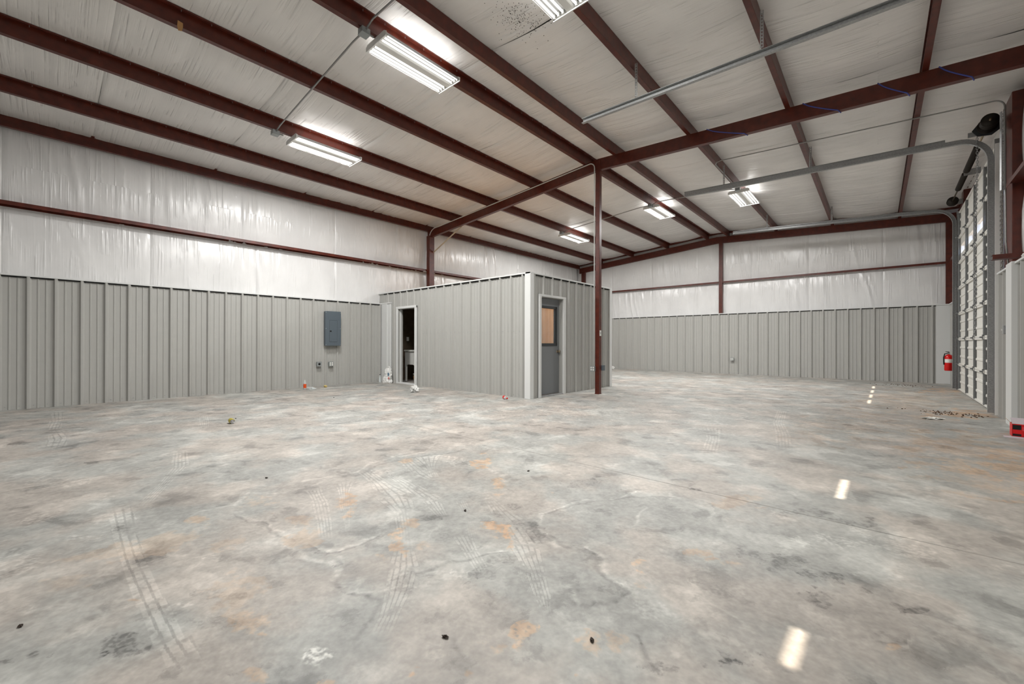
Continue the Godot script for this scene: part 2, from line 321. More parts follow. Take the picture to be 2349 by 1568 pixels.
func soft() -> SurfaceTool:
	var st := SurfaceTool.new()
	st.begin(Mesh.PRIMITIVE_TRIANGLES)
	st.set_smooth_group(0)
	return st

func tri(st: SurfaceTool, a: Vector3, b: Vector3, c: Vector3) -> void:  # counter-clockwise seen from outside
	st.add_vertex(a); st.add_vertex(c); st.add_vertex(b)

func quad(st: SurfaceTool, a: Vector3, b: Vector3, c: Vector3, d: Vector3) -> void:
	tri(st, a, b, c); tri(st, a, c, d)

func box(st: SurfaceTool, lo: Vector3, hi: Vector3, bevel := 0.0) -> SurfaceTool:
	if bevel <= 0.0:
		hexa(st, [Vector3(lo.x, lo.y, lo.z), Vector3(hi.x, lo.y, lo.z), Vector3(hi.x, lo.y, hi.z), Vector3(lo.x, lo.y, hi.z), Vector3(lo.x, hi.y, lo.z), Vector3(hi.x, hi.y, lo.z), Vector3(hi.x, hi.y, hi.z), Vector3(lo.x, hi.y, hi.z)])
		return st
	var c := (lo + hi) / 2.0
	var h := (hi - lo) / 2.0
	var k := h - Vector3.ONE * bevel
	var axes := [Vector3.RIGHT, Vector3.UP, Vector3.BACK]
	for a in 3:
		for s: float in [-1.0, 1.0]:
			var n: Vector3 = axes[a] * s
			var u: Vector3 = axes[(a + 1) % 3]
			var v: Vector3 = axes[(a + 2) % 3] * s
			var cn: Vector3 = c + n * h[a]
			var eu: Vector3 = u * k[(a + 1) % 3]
			var ev: Vector3 = v * k[(a + 2) % 3]
			quad(st, cn - eu - ev, cn + eu - ev, cn + eu + ev, cn - eu + ev)
	for a in 3:  # edge bevels along axis a
		var b := (a + 1) % 3
		var e := (a + 2) % 3
		for sb: float in [-1.0, 1.0]:
			for se: float in [-1.0, 1.0]:
				var l: Vector3 = axes[a] * k[a]
				var p1: Vector3 = c + axes[b] * sb * h[b] + axes[e] * se * k[e]
				var p2: Vector3 = c + axes[b] * sb * k[b] + axes[e] * se * h[e]
				_bevel_quad(st, p1 - l, p1 + l, p2 + l, p2 - l, c)
	for sx: float in [-1.0, 1.0]:
		for sy: float in [-1.0, 1.0]:
			for sz: float in [-1.0, 1.0]:
				var q := Vector3(sx, sy, sz)
				var p := c + q * k
				var a1 := p + Vector3(sx * bevel, 0, 0)
				var a2 := p + Vector3(0, sy * bevel, 0)
				var a3 := p + Vector3(0, 0, sz * bevel)
				if (a2 - a1).cross(a3 - a1).dot(p - c) > 0: tri(st, a1, a2, a3)
				else: tri(st, a1, a3, a2)
	return st

func _bevel_quad(st: SurfaceTool, a: Vector3, b: Vector3, c: Vector3, d: Vector3, centre: Vector3) -> void:
	if (b - a).cross(d - a).dot((a + c) / 2.0 - centre) > 0: quad(st, a, b, c, d)
	else: quad(st, a, d, c, b)

func hexa(st: SurfaceTool, p: Array) -> void:  # 0-3 bottom, 4-7 top
	var c := Vector3.ZERO
	for v: Vector3 in p: c += v / 8.0
	for f in [[0, 1, 2, 3], [4, 5, 6, 7], [0, 1, 5, 4], [1, 2, 6, 5], [2, 3, 7, 6], [3, 0, 4, 7]]:
		_bevel_quad(st, p[f[0]], p[f[1]], p[f[2]], p[f[3]], c)

# A closed outline (in the plane of u and v) pushed from a to b.
func prism(st: SurfaceTool, outline: PackedVector2Array, a: Vector3, b: Vector3, u: Vector3, v: Vector3) -> SurfaceTool:
	var n := outline.size()
	var area := 0.0
	for i in n: area += outline[i].cross(outline[(i + 1) % n])
	var along := b - a
	var flip := (u.cross(v).dot(along) > 0) != (area > 0)
	for i in n:
		var p := outline[i]
		var q := outline[(i + 1) % n]
		var p3 := u * p.x + v * p.y
		var q3 := u * q.x + v * q.y
		if flip: quad(st, a + q3, a + p3, b + p3, b + q3)
		else: quad(st, a + p3, a + q3, b + q3, b + p3)
	var idx := Geometry2D.triangulate_polygon(outline)
	for i in range(0, idx.size(), 3):
		var t := [outline[idx[i]], outline[idx[i + 1]], outline[idx[i + 2]]]
		for end in 2:
			var o := a if end == 0 else b
			var w: Array = t.map(func(k: Vector2): return o + u * k.x + v * k.y)
			var outward := -along if end == 0 else along
			if (w[1] - w[0]).cross(w[2] - w[0]).dot(outward) > 0: tri(st, w[0], w[1], w[2])
			else: tri(st, w[0], w[2], w[1])
	return st

# A round bar along a path.
func tube(st: SurfaceTool, path: Array, r: float, sides := 8, capped := true) -> SurfaceTool:
	var rings := []
	var up := Vector3.ZERO
	for i in path.size():
		var d: Vector3
		if i == 0: d = (path[1] - path[0]).normalized()
		elif i == path.size() - 1: d = (path[i] - path[i - 1]).normalized()
		else: d = ((path[i] - path[i - 1]).normalized() + (path[i + 1] - path[i]).normalized()).normalized()
		if up == Vector3.ZERO: up = Vector3.UP if absf(d.y) < 0.9 else Vector3.RIGHT
		var s := d.cross(up).normalized()
		up = s.cross(d).normalized()
		var ring := []
		for k in sides:
			var t := TAU * k / sides
			ring.append(path[i] + (s * cos(t) + up * sin(t)) * r)
		rings.append(ring)
	for i in rings.size() - 1:
		for k in sides:
			var m := (k + 1) % sides
			quad(st, rings[i][m], rings[i][k], rings[i + 1][k], rings[i + 1][m])
	if capped:
		for e in [0, rings.size() - 1]:
			for k in range(1, sides - 1):
				if e == 0: tri(st, rings[0][0], rings[0][k], rings[0][k + 1])
				else: tri(st, rings[e][0], rings[e][k + 1], rings[e][k])
	return st

# Profile of (radius, height) pairs turned about the y axis through o.
func lathe(st: SurfaceTool, profile: Array, o := Vector3.ZERO, segs := 20, basis := Basis.IDENTITY) -> SurfaceTool:
	for i in profile.size() - 1:
		for k in segs:
			var a := TAU * k / segs
			var b := TAU * (k + 1) / segs
			var f := func(p: Vector2, t: float): return o + basis * Vector3(cos(t) * p.x, p.y, sin(t) * p.x)
			var p0: Vector3 = f.call(profile[i], a)
			var p1: Vector3 = f.call(profile[i], b)
			var p2: Vector3 = f.call(profile[i + 1], b)
			var p3: Vector3 = f.call(profile[i + 1], a)
			if profile[i].x > 1e-5: tri(st, p0, p2, p1)
			if profile[i + 1].x > 1e-5: tri(st, p0, p3, p2)
	return st

func arc(c: Vector3, r: float, a0: float, a1: float, n: int, u: Vector3, v: Vector3) -> Array:
	var out := []
	for i in n + 1:
		var t := lerpf(a0, a1, float(i) / n)
		out.append(c + (u * cos(t) + v * sin(t)) * r)
	return out

# ------------------------------------------------------------------ materials
func mat(c: Color, rough := 0.6, metal := 0.0) -> StandardMaterial3D:
	var m := StandardMaterial3D.new()
	m.albedo_color = c
	m.roughness = rough
	m.metallic = metal
	return m

func noise_tex(seed_: int, freq: float, ramp: Array, size := 512, octaves := 4) -> ImageTexture:
	var n := FastNoiseLite.new()
	n.seed = seed_
	n.frequency = freq
	n.fractal_octaves = octaves
	var im := n.get_seamless_image(size, size)
	var d := im.get_data()
	var out := PackedByteArray()
	out.resize(size * size * 3)
	for i in size * size:
		var t := d[i] / 255.0
		var c: Color = ramp[0].lerp(ramp[1], t)
		out[i * 3] = int(clampf(c.r, 0, 1) * 255)
		out[i * 3 + 1] = int(clampf(c.g, 0, 1) * 255)
		out[i * 3 + 2] = int(clampf(c.b, 0, 1) * 255)
	var rgb := Image.create_from_data(size, size, false, Image.FORMAT_RGB8, out)
	return ImageTexture.create_from_image(rgb)

func mottled(m: StandardMaterial3D, seed_: int, freq: float, lo: float, hi: float, metres: float) -> StandardMaterial3D:
	m.albedo_texture = noise_tex(seed_, freq, [Color(lo, lo, lo), Color(hi, hi, hi)], 256)
	m.uv1_triplanar = true
	m.uv1_world_triplanar = true
	m.uv1_scale = Vector3.ONE / metres
	return m

func make_materials() -> void:
	M.steel = mottled(mat(Color(0.39, 0.15, 0.09), 0.38), 3, 0.02, 0.7, 1.0, 0.9)     # red oxide primer
	M.siding = mottled(mat(Color(0.668, 0.666, 0.65), 0.4), 5, 0.03, 0.985, 1.0, 1.3)
	M.trim = mat(Color(0.83, 0.835, 0.83), 0.4)
	M.galvanised = mottled(mat(Color(0.66, 0.665, 0.665), 0.4, 0.25), 8, 0.04, 0.82, 1.0, 0.3)
	M.stile = mottled(mat(Color(0.47, 0.48, 0.485), 0.4, 0.3), 9, 0.04, 0.82, 1.0, 0.3)
	M.conduit = mat(Color(0.6, 0.6, 0.59), 0.35, 0.6)
	M.grey_box = mat(Color(0.58, 0.6, 0.6), 0.4, 0.3)
	M.breaker = mat(Color(0.33, 0.37, 0.4), 0.45)
	M.breaker_dark = mat(Color(0.2, 0.22, 0.24), 0.5)
	M.black = mat(Color(0.03, 0.03, 0.03), 0.5)
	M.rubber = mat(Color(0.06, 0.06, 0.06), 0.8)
	M.door_white = mat(Color(0.86, 0.855, 0.83), 0.45)
	M.white = mat(Color(0.9, 0.9, 0.89), 0.4)
	M.plastic_white = mat(Color(0.88, 0.88, 0.86), 0.35)
	M.door_grey = mat(Color(0.47, 0.48, 0.49), 0.5)
	M.frame_dark = mat(Color(0.2, 0.215, 0.225), 0.5)
	M.brass = mat(Color(0.55, 0.5, 0.42), 0.3, 0.9)
	M.chrome = mat(Color(0.7, 0.7, 0.7), 0.15, 1.0)
	M.glass = mat(Color(0.9, 0.95, 0.97, 0.12), 0.03)
	M.glass.transparency = BaseMaterial3D.TRANSPARENCY_ALPHA
	M.plywood = mottled(mat(Color(0.84, 0.67, 0.48), 0.6), 21, 0.015, 0.93, 1.0, 0.8)
	M.lumber = mat(Color(0.76, 0.7, 0.6), 0.7)
	M.bare_wood = mat(Color(0.45, 0.33, 0.22), 0.8)
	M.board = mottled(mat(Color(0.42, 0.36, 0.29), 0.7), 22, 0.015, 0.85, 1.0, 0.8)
	M.red = mat(Color(0.82, 0.03, 0.03), 0.3)
	M.orange = mat(Color(0.85, 0.3, 0.06), 0.4)
	M.soda_red = mat(Color(0.8, 0.1, 0.06), 0.35)
	M.yellow = mat(Color(0.72, 0.66, 0.2), 0.35, 0.3)
	M.aluminium = mat(Color(0.8, 0.8, 0.8), 0.28, 0.9)
	M.cardboard = mat(Color(0.72, 0.55, 0.36), 0.8)
	M.carton_red = mat(Color(0.85, 0.06, 0.08), 0.45)
	M.carton_grey = mat(Color(0.78, 0.74, 0.76), 0.6)
	M.print_pink = mat(Color(0.95, 0.4, 0.42), 0.5)
	M.bag = mat(Color(0.88, 0.88, 0.87), 0.35)
	M.blue = mat(Color(0.16, 0.3, 0.5), 0.5)
	M.blue_cord = mat(Color(0.28, 0.32, 0.62), 0.6)
	M.clear = mat(Color(0.92, 0.95, 0.95, 0.3), 0.08)
	M.clear.transparency = BaseMaterial3D.TRANSPARENCY_ALPHA
	M.paper = mat(Color(0.9, 0.9, 0.88), 0.7)
	M.leaf = mat(Color(0.16, 0.11, 0.07), 0.8)
	M.roof = mat(Color(0.6, 0.6, 0.6), 0.6)
	M.reflector = mat(Color(0.68, 0.68, 0.68), 0.3)
	M.tube = mat(Color(1, 1, 1), 0.3)
	M.tube.emission_enabled = true
	M.tube.emission = Color(1.0, 0.99, 0.96)
	M.tube.emission_energy_multiplier = TUBE_GLOW
	M.spring = mat(Color(0.16, 0.14, 0.12), 0.5, 0.5)
	# Faced glass-fibre blanket: a satin white vinyl with pulled creases running along v.
	var n := FastNoiseLite.new()
	n.seed = 31
	n.frequency = 0.022
	n.fractal_type = FastNoiseLite.FRACTAL_RIDGED
	n.fractal_octaves = 3
	var crease := n.get_image(1024, 44, false, false, true)
	crease.resize(1024, 1024, Image.INTERPOLATE_CUBIC)
	var cd := crease.get_data()
	n.seed = 32
	n.fractal_type = FastNoiseLite.FRACTAL_FBM
	n.frequency = 0.006
	var where := n.get_seamless_image(1024, 1024).get_data()
	for i in cd.size(): cd[i] = int(255.0 * pow(cd[i] / 255.0, 2.5) * (0.12 + 0.88 * smoothstep(0.4, 0.68, where[i] / 255.0)))
	crease = Image.create_from_data(1024, 1024, false, Image.FORMAT_L8, cd)
	M.vinyl = mottled(mat(Color(0.905, 0.903, 0.9), 0.25), 33, 0.012, 0.95, 1.0, 2.0)
	M.vinyl.uv1_triplanar = false
	M.vinyl.uv1_scale = Vector3(0.4, 0.25, 1)
	M.vinyl.heightmap_enabled = true
	M.vinyl.heightmap_texture = ImageTexture.create_from_image(crease)
	M.vinyl.heightmap_scale = 0.8
	M.vinyl_roof = M.vinyl.duplicate()
	M.vinyl_roof.albedo_color = Color(0.915, 0.905, 0.893)
	M.vinyl_roof.roughness = 0.36
	M.vinyl_roof.heightmap_scale = 1.3

# ------------------------------------------------------------------ floor
func layer(seed_: int, cycles: float, mm: float, x0: float, z0: float, w: int, h: int, octaves := 4, warp := 0.0, ridged := false) -> PackedByteArray:
	var n := FastNoiseLite.new()
	n.seed = seed_
	n.noise_type = FastNoiseLite.TYPE_SIMPLEX_SMOOTH
	n.frequency = cycles * mm
	n.fractal_octaves = octaves
	if ridged: n.fractal_type = FastNoiseLite.FRACTAL_RIDGED
	n.offset = Vector3(x0 / mm, z0 / mm, 0)
	if warp > 0.0:
		n.domain_warp_enabled = true
		n.domain_warp_amplitude = warp / mm
		n.domain_warp_frequency = cycles * mm * 0.8
	return n.get_image(w, h, false, false, false).get_data()

# Colour of the concrete between x0..x1 and z0..z1: blotches of the pour, dust, clay, stains and tyre prints where they lie.
func concrete(x0: float, x1: float, z0: float, z1: float, mm: float) -> StandardMaterial3D:
	var w := int((x1 - x0) / mm)
	var h := int((z1 - z0) / mm)
	var big := layer(1, 0.45, mm, x0, z0, w, h, 4, 0.5)
	var mid := layer(2, 2.2, mm, x0, z0, w, h, 5, 0.12)
	var fine := layer(3, 14.0, mm, x0, z0, w, h, 4)
	var hue := layer(4, 0.9, mm, x0, z0, w, h, 4, 0.3)
	var dust := layer(5, 1.4, mm, x0, z0, w, h, 5, 0.35)
	var soil := layer(6, 3.0, mm, x0, z0, w, h, 5, 0.2)
	var grit := layer(7, 34.0, mm, x0, z0, w, h, 3)
	var scuff := layer(8, 1.1, mm, x0, z0, w, h, 2, 0.45, true)
	var lite := PackedFloat32Array()
	lite.resize(w * h)
	var clay := PackedFloat32Array()
	clay.resize(w * h)
	for p in PATCHES:
		var c: Vector2 = p[1]
		var a: Vector2 = p[2]
		var b: Vector2 = p[3]
		var inv := 1.0 / (a.x * b.y - a.y * b.x)
		var reach := Vector2(absf(a.x) + absf(b.x), absf(a.y) + absf(b.y)) * 1.5
		for j in range(maxi(0, int((c.y - reach.y - z0) / mm)), mini(h, int((c.y + reach.y - z0) / mm))):
			for i in range(maxi(0, int((c.x - reach.x - x0) / mm)), mini(w, int((c.x + reach.x - x0) / mm))):
				var d := Vector2(x0 + i * mm, z0 + j * mm) - c
				var s := (d.x * b.y - d.y * b.x) * inv
				var t := (a.x * d.y - a.y * d.x) * inv
				var k := j * w + i
				var r := 1.0 - sqrt(s * s + t * t) / 1.4
				if r <= 0.0: continue
				var g := smoothstep(0.0, 0.42, r * 0.8 + (soil[k] - 128) / 128.0 * 1.3 + (fine[k] - 128) / 128.0 * 0.5 - 0.2) * float(p[4])
				match p[0]:
					"clay": clay[k] = maxf(clay[k], g * 1.0 * smoothstep(0.1, 0.5, grit[k] / 255.0))
					"tan": clay[k] = maxf(clay[k], g * 0.6)
					"dark": lite[k] -= g * 0.15 * (0.4 + 1.2 * smoothstep(0.35, 0.65, grit[k] / 255.0))
					"pale": lite[k] += g * 0.13 * smoothstep(0.3, 0.7, grit[k] / 255.0)
	for t in TIRES:
		var l: Array = t[0]
		var r: Array = t[1]
		for e in l.size() - 1:
			var box_ := Rect2(l[e], Vector2.ZERO).expand(l[e + 1]).expand(r[e]).expand(r[e + 1])
			for j in range(maxi(0, int((box_.position.y - z0) / mm)), mini(h, int((box_.end.y - z0) / mm) + 1)):
				for i in range(maxi(0, int((box_.position.x - x0) / mm)), mini(w, int((box_.end.x - x0) / mm) + 1)):
					var q := Vector2(x0 + i * mm, z0 + j * mm)
					var m0: Vector2 = (l[e] + r[e]) / 2.0
					var m1: Vector2 = (l[e + 1] + r[e + 1]) / 2.0
					var along := (q - m0).dot(m1 - m0) / (m1 - m0).length_squared()
					if along < 0.0 or along >= 1.0: continue
					var el: Vector2 = l[e].lerp(l[e + 1], along)
					var er: Vector2 = r[e].lerp(r[e + 1], along)
					var across := (q - el).dot(er - el) / (er - el).length_squared()
					if across < 0.0 or across > 1.0: continue
					var k := j * w + i
					var total := (e + along) / (l.size() - 1.0)
					var fade := smoothstep(0.0, 0.12, total) * (1.0 - smoothstep(0.8, 1.0, total)) * smoothstep(0.32, 0.6, dust[k] / 255.0 + 0.12)
					var groove := absf(fposmod(across * 5.0, 1.0) - 0.5) * 2.0
					lite[k] += fade * (0.055 if groove < 0.72 else -0.045) * smoothstep(0.25, 0.5, fine[k] / 255.0)
	for mk in MARKS:
		var pts: Array = mk[2]
		for e in pts.size() - 1:
			var pa: Vector2 = pts[e]
			var pb: Vector2 = pts[e + 1]
			var wide: float = mk[0] * 1.2
			var box_ := Rect2(pa, Vector2.ZERO).expand(pb).grow(wide * 1.5)
			for j in range(maxi(0, int((box_.position.y - z0) / mm)), mini(h, int((box_.end.y - z0) / mm) + 1)):
				for i in range(maxi(0, int((box_.position.x - x0) / mm)), mini(w, int((box_.end.x - x0) / mm) + 1)):
					var k := j * w + i
					var q := Vector2(x0 + i * mm, z0 + j * mm) + Vector2(mid[k] - 128, soil[k] - 128) * 0.0005
					var near := Geometry2D.get_closest_point_to_segment(q, pa, pb).distance_to(q)
					if near < wide:
						var g := (1.0 - near / wide) * float(mk[1]) * (0.5 + fine[k] / 255.0)
						if absf(g) > absf(lite[k]) or signf(g) != signf(lite[k]): lite[k] += g * 0.7
	var out := PackedByteArray()
	out.resize(w * h * 3)
	var rough := PackedByteArray()
	rough.resize(w * h)
	for k in w * h:
		var m := (mid[k] - 128) / 128.0
		var f := (fine[k] - 128) / 128.0
		var g := 0.605 + (big[k] - 128) / 128.0 * 0.05 + m * 0.07 + f * 0.055 + (grit[k] - 128) / 128.0 * 0.035
		var dd := dust[k] / 255.0
		g += 0.07 * smoothstep(0.55, 0.72, dd) - 0.10 * smoothstep(0.58, 0.75, soil[k] / 255.0 + f * 0.1 - dd * 0.25 + 0.1)
		g += lite[k] + 0.055 * smoothstep(0.80, 0.97, scuff[k] / 255.0) * smoothstep(0.35, 0.6, 1.0 - hue[k] / 255.0 + f * 0.3)
		var warm := smoothstep(0.35, 0.65, hue[k] / 255.0 + m * 0.15)
		var c := clay[k]
		var cr := lerpf(g * lerpf(1.0, 1.028, warm), 0.715 + m * 0.1 + f * 0.1, c)
		var cg := lerpf(g * lerpf(1.0, 0.99, warm), 0.595 + m * 0.1 + f * 0.1, c)
		var cb := lerpf(g * lerpf(0.972, 0.945, warm), 0.485 + m * 0.09 + f * 0.1, c)
		out[k * 3] = int(clampf(cr, 0.05, 1.0) * 255)
		out[k * 3 + 1] = int(clampf(cg, 0.05, 1.0) * 255)
		out[k * 3 + 2] = int(clampf(cb, 0.05, 1.0) * 255)
		rough[k] = int(clampf(128 + m * 50 + f * 60 + lite[k] * 150, 0, 255))
	var mt := mat(Color.WHITE, 0.5)
	mt.albedo_texture = ImageTexture.create_from_image(Image.create_from_data(w, h, false, Image.FORMAT_RGB8, out))
	mt.heightmap_enabled = true
	mt.heightmap_texture = ImageTexture.create_from_image(Image.create_from_data(w, h, false, Image.FORMAT_L8, rough))
	mt.heightmap_scale = 0.35
	return mt

func build_floor() -> void:
	var fl := Node3D.new()
	fl.name = "floor"
	add_child(fl)
	tag(fl, "dusty grey concrete slab floor with tyre prints, clay stains and saw-cut joints", "floor", "", "structure")
	var g := 0.004
	var spans := [[-4.78, 1.9, -3.24, 0.9, 0.0033], [-10.9, -4.78, -3.24, 0.9, 0.006], [-4.78, 1.9, -17.0, -3.24, 0.0085], [-10.9, -4.78, -17.0, -3.24, 0.01]]
	for s in spans:
		var m := concrete(s[0], s[1], s[2], s[3], s[4])
		slab(fl, s[0] + g, s[1] - g, s[2] + g, s[3] - g, m)
	var rear := mottled(mat(Color(0.66, 0.65, 0.63), 0.5), 40, 0.01, 0.85, 1.0, 3.0)
	slab(fl, -10.9, 1.9, 0.9 + g, FRONT_Z + 0.3, rear)
	var bed := flat()
	box(bed, Vector3(-11.0, -0.3, -17.0), Vector3(2.0, -0.14, FRONT_Z + 0.3))
	put(bed, "gravel_bed", mat(Color(0.25, 0.22, 0.19), 0.9), fl)

func slab(parent: Node, x0: float, x1: float, z0: float, z1: float, m: Material) -> void:
	var st := flat()
	var c := 0.003
	var top := [Vector3(x0 + c, 0, z0 + c), Vector3(x1 - c, 0, z0 + c), Vector3(x1 - c, 0, z1 - c), Vector3(x0 + c, 0, z1 - c)]
	var rim := [Vector3(x0, -c, z0), Vector3(x1, -c, z0), Vector3(x1, -c, z1), Vector3(x0, -c, z1)]
	var low: Array = rim.map(func(p: Vector3): return Vector3(p.x, -0.14, p.z))
	var quads := [[top[0], top[3], top[2], top[1]]]
	for i in 4:
		var k := (i + 1) % 4
		quads.append([top[i], top[k], rim[k], rim[i]])
		quads.append([rim[i], rim[k], low[k], low[i]])
	for q in quads:
		for t in [[0, 1, 2], [0, 2, 3]]:
			for i in [t[0], t[2], t[1]]:
				var p: Vector3 = q[i]
				st.set_uv(Vector2((p.x - x0) / (x1 - x0), (p.z - z0) / (z1 - z0)))
				st.add_vertex(p)
	put(st, "slab", m, parent)

# ------------------------------------------------------------------ roof
func purlin_foot(x: float) -> float:  # height of the underside of the purlins
	return 5.06 - (0.08 if x < RIDGE_X else 0.056) * absf(x - RIDGE_X)

const PURLIN_X := [-10.47, -9.33, -7.84, -6.325, -4.81, -4.09, -2.585, -1.05, 0.51, 1.62]

func build_roof() -> void:
	var roof := Node3D.new()
	roof.name = "ceiling"
	add_child(roof)
	tag(roof, "low gable ceiling of white faced insulation blankets sagging between red purlins", "ceiling", "", "structure")
	var deck := flat()
	for e in [[-11.2, RIDGE_X], [RIDGE_X, 1.84]]:
		var ya := purlin_foot(e[0]) + 0.26
		var yb := purlin_foot(e[1]) + 0.26
		hexa(deck, [Vector3(e[0], ya, -17.2), Vector3(e[1], yb, -17.2), Vector3(e[1], yb, FRONT_Z + 0.4), Vector3(e[0], ya, FRONT_Z + 0.4), Vector3(e[0], ya + 0.05, -17.2), Vector3(e[1], yb + 0.05, -17.2), Vector3(e[1], yb + 0.05, FRONT_Z + 0.4), Vector3(e[0], ya + 0.05, FRONT_Z + 0.4)])
	put(deck, "roof_deck", M.roof, roof)
	var lines: Array = PURLIN_X.duplicate()
	lines[0] = -10.95
	lines[9] = 1.95
	var wide := 1.83
	var z := -17.0
	var seed_ := 0
	while z < FRONT_Z + 0.2:
		var w := minf(wide, FRONT_Z + 0.3 - z)
		var nu := 44 if z < 1.0 else 8
		var rows := []
		for i in lines.size() - 1:
			var steps := 12
			for k in steps + (1 if i == lines.size() - 2 else 0):
				rows.append([lerpf(lines[i], lines[i + 1], float(k) / steps), float(k) / steps])
		var st := soft()
		for j in rows.size():
			for i in nu + 1:
				var u := float(i) / nu
				var x: float = rows[j][0]
				var zz := z + u * w
				var sag := sin(PI * fposmod(rows[j][1], 1.0))
				var edge := 1.0 - minf(minf(u, 1.0 - u) * w / 0.05, 1.0)
				var crease := fold.get_noise_2d(zz * 5.0, x * 0.35 + seed_) * 0.014 + fold.get_noise_2d(zz * 14.0, x * 0.5 + 40.0) * 0.0045
				crease *= 0.3 + 0.9 * smoothstep(-0.1, 0.35, fold.get_noise_2d(zz * 0.35, x * 0.25 + 9.0) + (0.25 if zz < -4.5 or x > -3.5 else 0.0))
				crease *= 1.0 + 0.8 * absf(1.0 - 2.0 * rows[j][1])
				var y := purlin_foot(x) + 0.207 - 0.05 * sag + crease * (0.06 + 0.94 * sag) + edge * edge * 0.018
				st.set_uv(Vector2(zz, x))
				st.add_vertex(Vector3(x, y, zz))
		for j in rows.size() - 1:
			for i in nu:
				var a := j * (nu + 1) + i
				for v in [a, a + nu + 1, a + 1, a + 1, a + nu + 1, a + nu + 2]: st.add_index(v)
		put(st, "insulation_blanket", M.vinyl_roof, roof)
		z += wide
		seed_ += 3

# ------------------------------------------------------------------ walls
# Blankets hung between girts: local x along the wall, y up, z into the room.
func hang_blankets(parent: Node, length: float, heights: Array, top, detail: int, seed_: float, skip := Vector2(9, 9)) -> void:
	var x := 0.0
	while x < length - 0.02:
		var w := minf(1.83, length - x)
		if x + w > skip.x and x < skip.y:   # an opening: hang nothing across it
			if x < skip.x: w = skip.x - x
			else:
				x = skip.y
				continue
			if w < 0.05:
				x = skip.y
				continue
		var nu := maxi(4, int(detail * w / 1.83))
		var rows := []
		for i in heights.size() - 1:
			for k in 14 + (1 if i == heights.size() - 2 else 0):
				rows.append([i, k / 14.0])
		var st := soft()
		for j in rows.size():
			for i in nu + 1:
				var u := float(i) / nu
				var px := x + u * w
				var lo: float = heights[rows[j][0]]
				var hi: float = heights[rows[j][0] + 1]
				if hi > 50.0: hi = top.call(px)
				var y := lerpf(lo, hi, rows[j][1])
				var sag := pow(sin(PI * rows[j][1]), 0.7)
				var lean: float = (rows[j][1] - 0.5) * 0.45 * fold.get_noise_1d(px * 0.35 + seed_)
				var crease := pow(maxf(0.0, fold.get_noise_2d((px + lean) * 5.0 + seed_, y * 0.3) + 0.1), 2.0) * 0.085 + fold.get_noise_2d((px + lean) * 13.0, y * 0.4 + seed_) * 0.006
				crease *= 0.12 + 0.95 * smoothstep(-0.15, 0.35, fold.get_noise_2d(px * 0.6, seed_ + rows[j][0] * 7.0))
				var edge := 1.0 - minf(minf(u, 1.0 - u) * w / 0.04, 1.0)
				st.set_uv(Vector2(px, y))
				st.add_vertex(Vector3(px, y, 0.05 * sag + crease * (0.4 + 0.6 * sag) - edge * edge * 0.015))
		for j in rows.size() - 1:
			for i in nu:
				var a := j * (nu + 1) + i
				for v in [a, a + nu + 1, a + 1, a + 1, a + nu + 1, a + nu + 2]: st.add_index(v)
		put(st, "insulation_blanket", M.vinyl, parent)
		x += w

# Ribbed liner sheets, local x along the wall, y up, z into the room (rib crests at z = 0).
const RIB := [Vector2(0.0, -0.037), Vector2(0.022, 0.0), Vector2(0.048, 0.0), Vector2(0.07, -0.037), Vector2(0.128, -0.037), Vector2(0.135, -0.029), Vector2(0.15, -0.029), Vector2(0.156, -0.037), Vector2(0.218, -0.037), Vector2(0.225, -0.029), Vector2(0.24, -0.029), Vector2(0.246, -0.037)]

func liner(parent: Node, x0: float, x1: float, y0: float, y1: float, phase: float) -> void:
	var first := floori((x0 - phase) / (PITCH * 3.0))
	var last := floori((x1 - 0.001 - phase) / (PITCH * 3.0))
	var whole: Mesh = null
	for s in range(first, last + 1):
		var start := phase + s * PITCH * 3.0
		var a := maxf(start, x0)
		var b := minf(start + PITCH * 3.0, x1)
		if b - a < 0.01: continue
		var full := b - a > PITCH * 3.0 - 0.001
		if full and whole:
			again(whole, "liner_panel", M.siding, parent, Transform3D(Basis.IDENTITY, Vector3(start, 0, 0)))
			continue
		var pts := []
		for r in 3:
			for p: Vector2 in RIB: pts.append(Vector2(r * PITCH + p.x, p.y))
		pts.append(Vector2(3.0 * PITCH, RIB[0].y))
		var st := flat()
		for i in pts.size() - 1:
			var p: Vector2 = pts[i] + Vector2(start, 0)
			var q: Vector2 = pts[i + 1] + Vector2(start, 0)
			if q.x <= a or p.x >= b: continue
			var p2 := p if p.x >= a else p.lerp(q, (a - p.x) / (q.x - p.x))
			var q2 := q if q.x <= b else p.lerp(q, (b - p.x) / (q.x - p.x))
			p2.x -= start
			q2.x -= start
			quad(st, Vector3(p2.x, y0, p2.y), Vector3(q2.x, y0, q2.y), Vector3(q2.x, y1, q2.y), Vector3(p2.x, y1, p2.y))
			quad(st, Vector3(q2.x, y0, q2.y - 0.002), Vector3(p2.x, y0, p2.y - 0.002), Vector3(p2.x, y1, p2.y - 0.002), Vector3(q2.x, y1, q2.y - 0.002))
		var o := put(st, "liner_panel", M.siding, parent)
		o.position.x = start
		if full: whole = o.mesh

func cap_strip(parent: Node, x0: float, x1: float, y: float) -> void:  # near-black strip just below the cap
	slabbox(parent, "dark_strip", Vector3(x0, y - 0.05, -0.04), Vector3(x1, y - 0.026, -0.014), M.rubber)

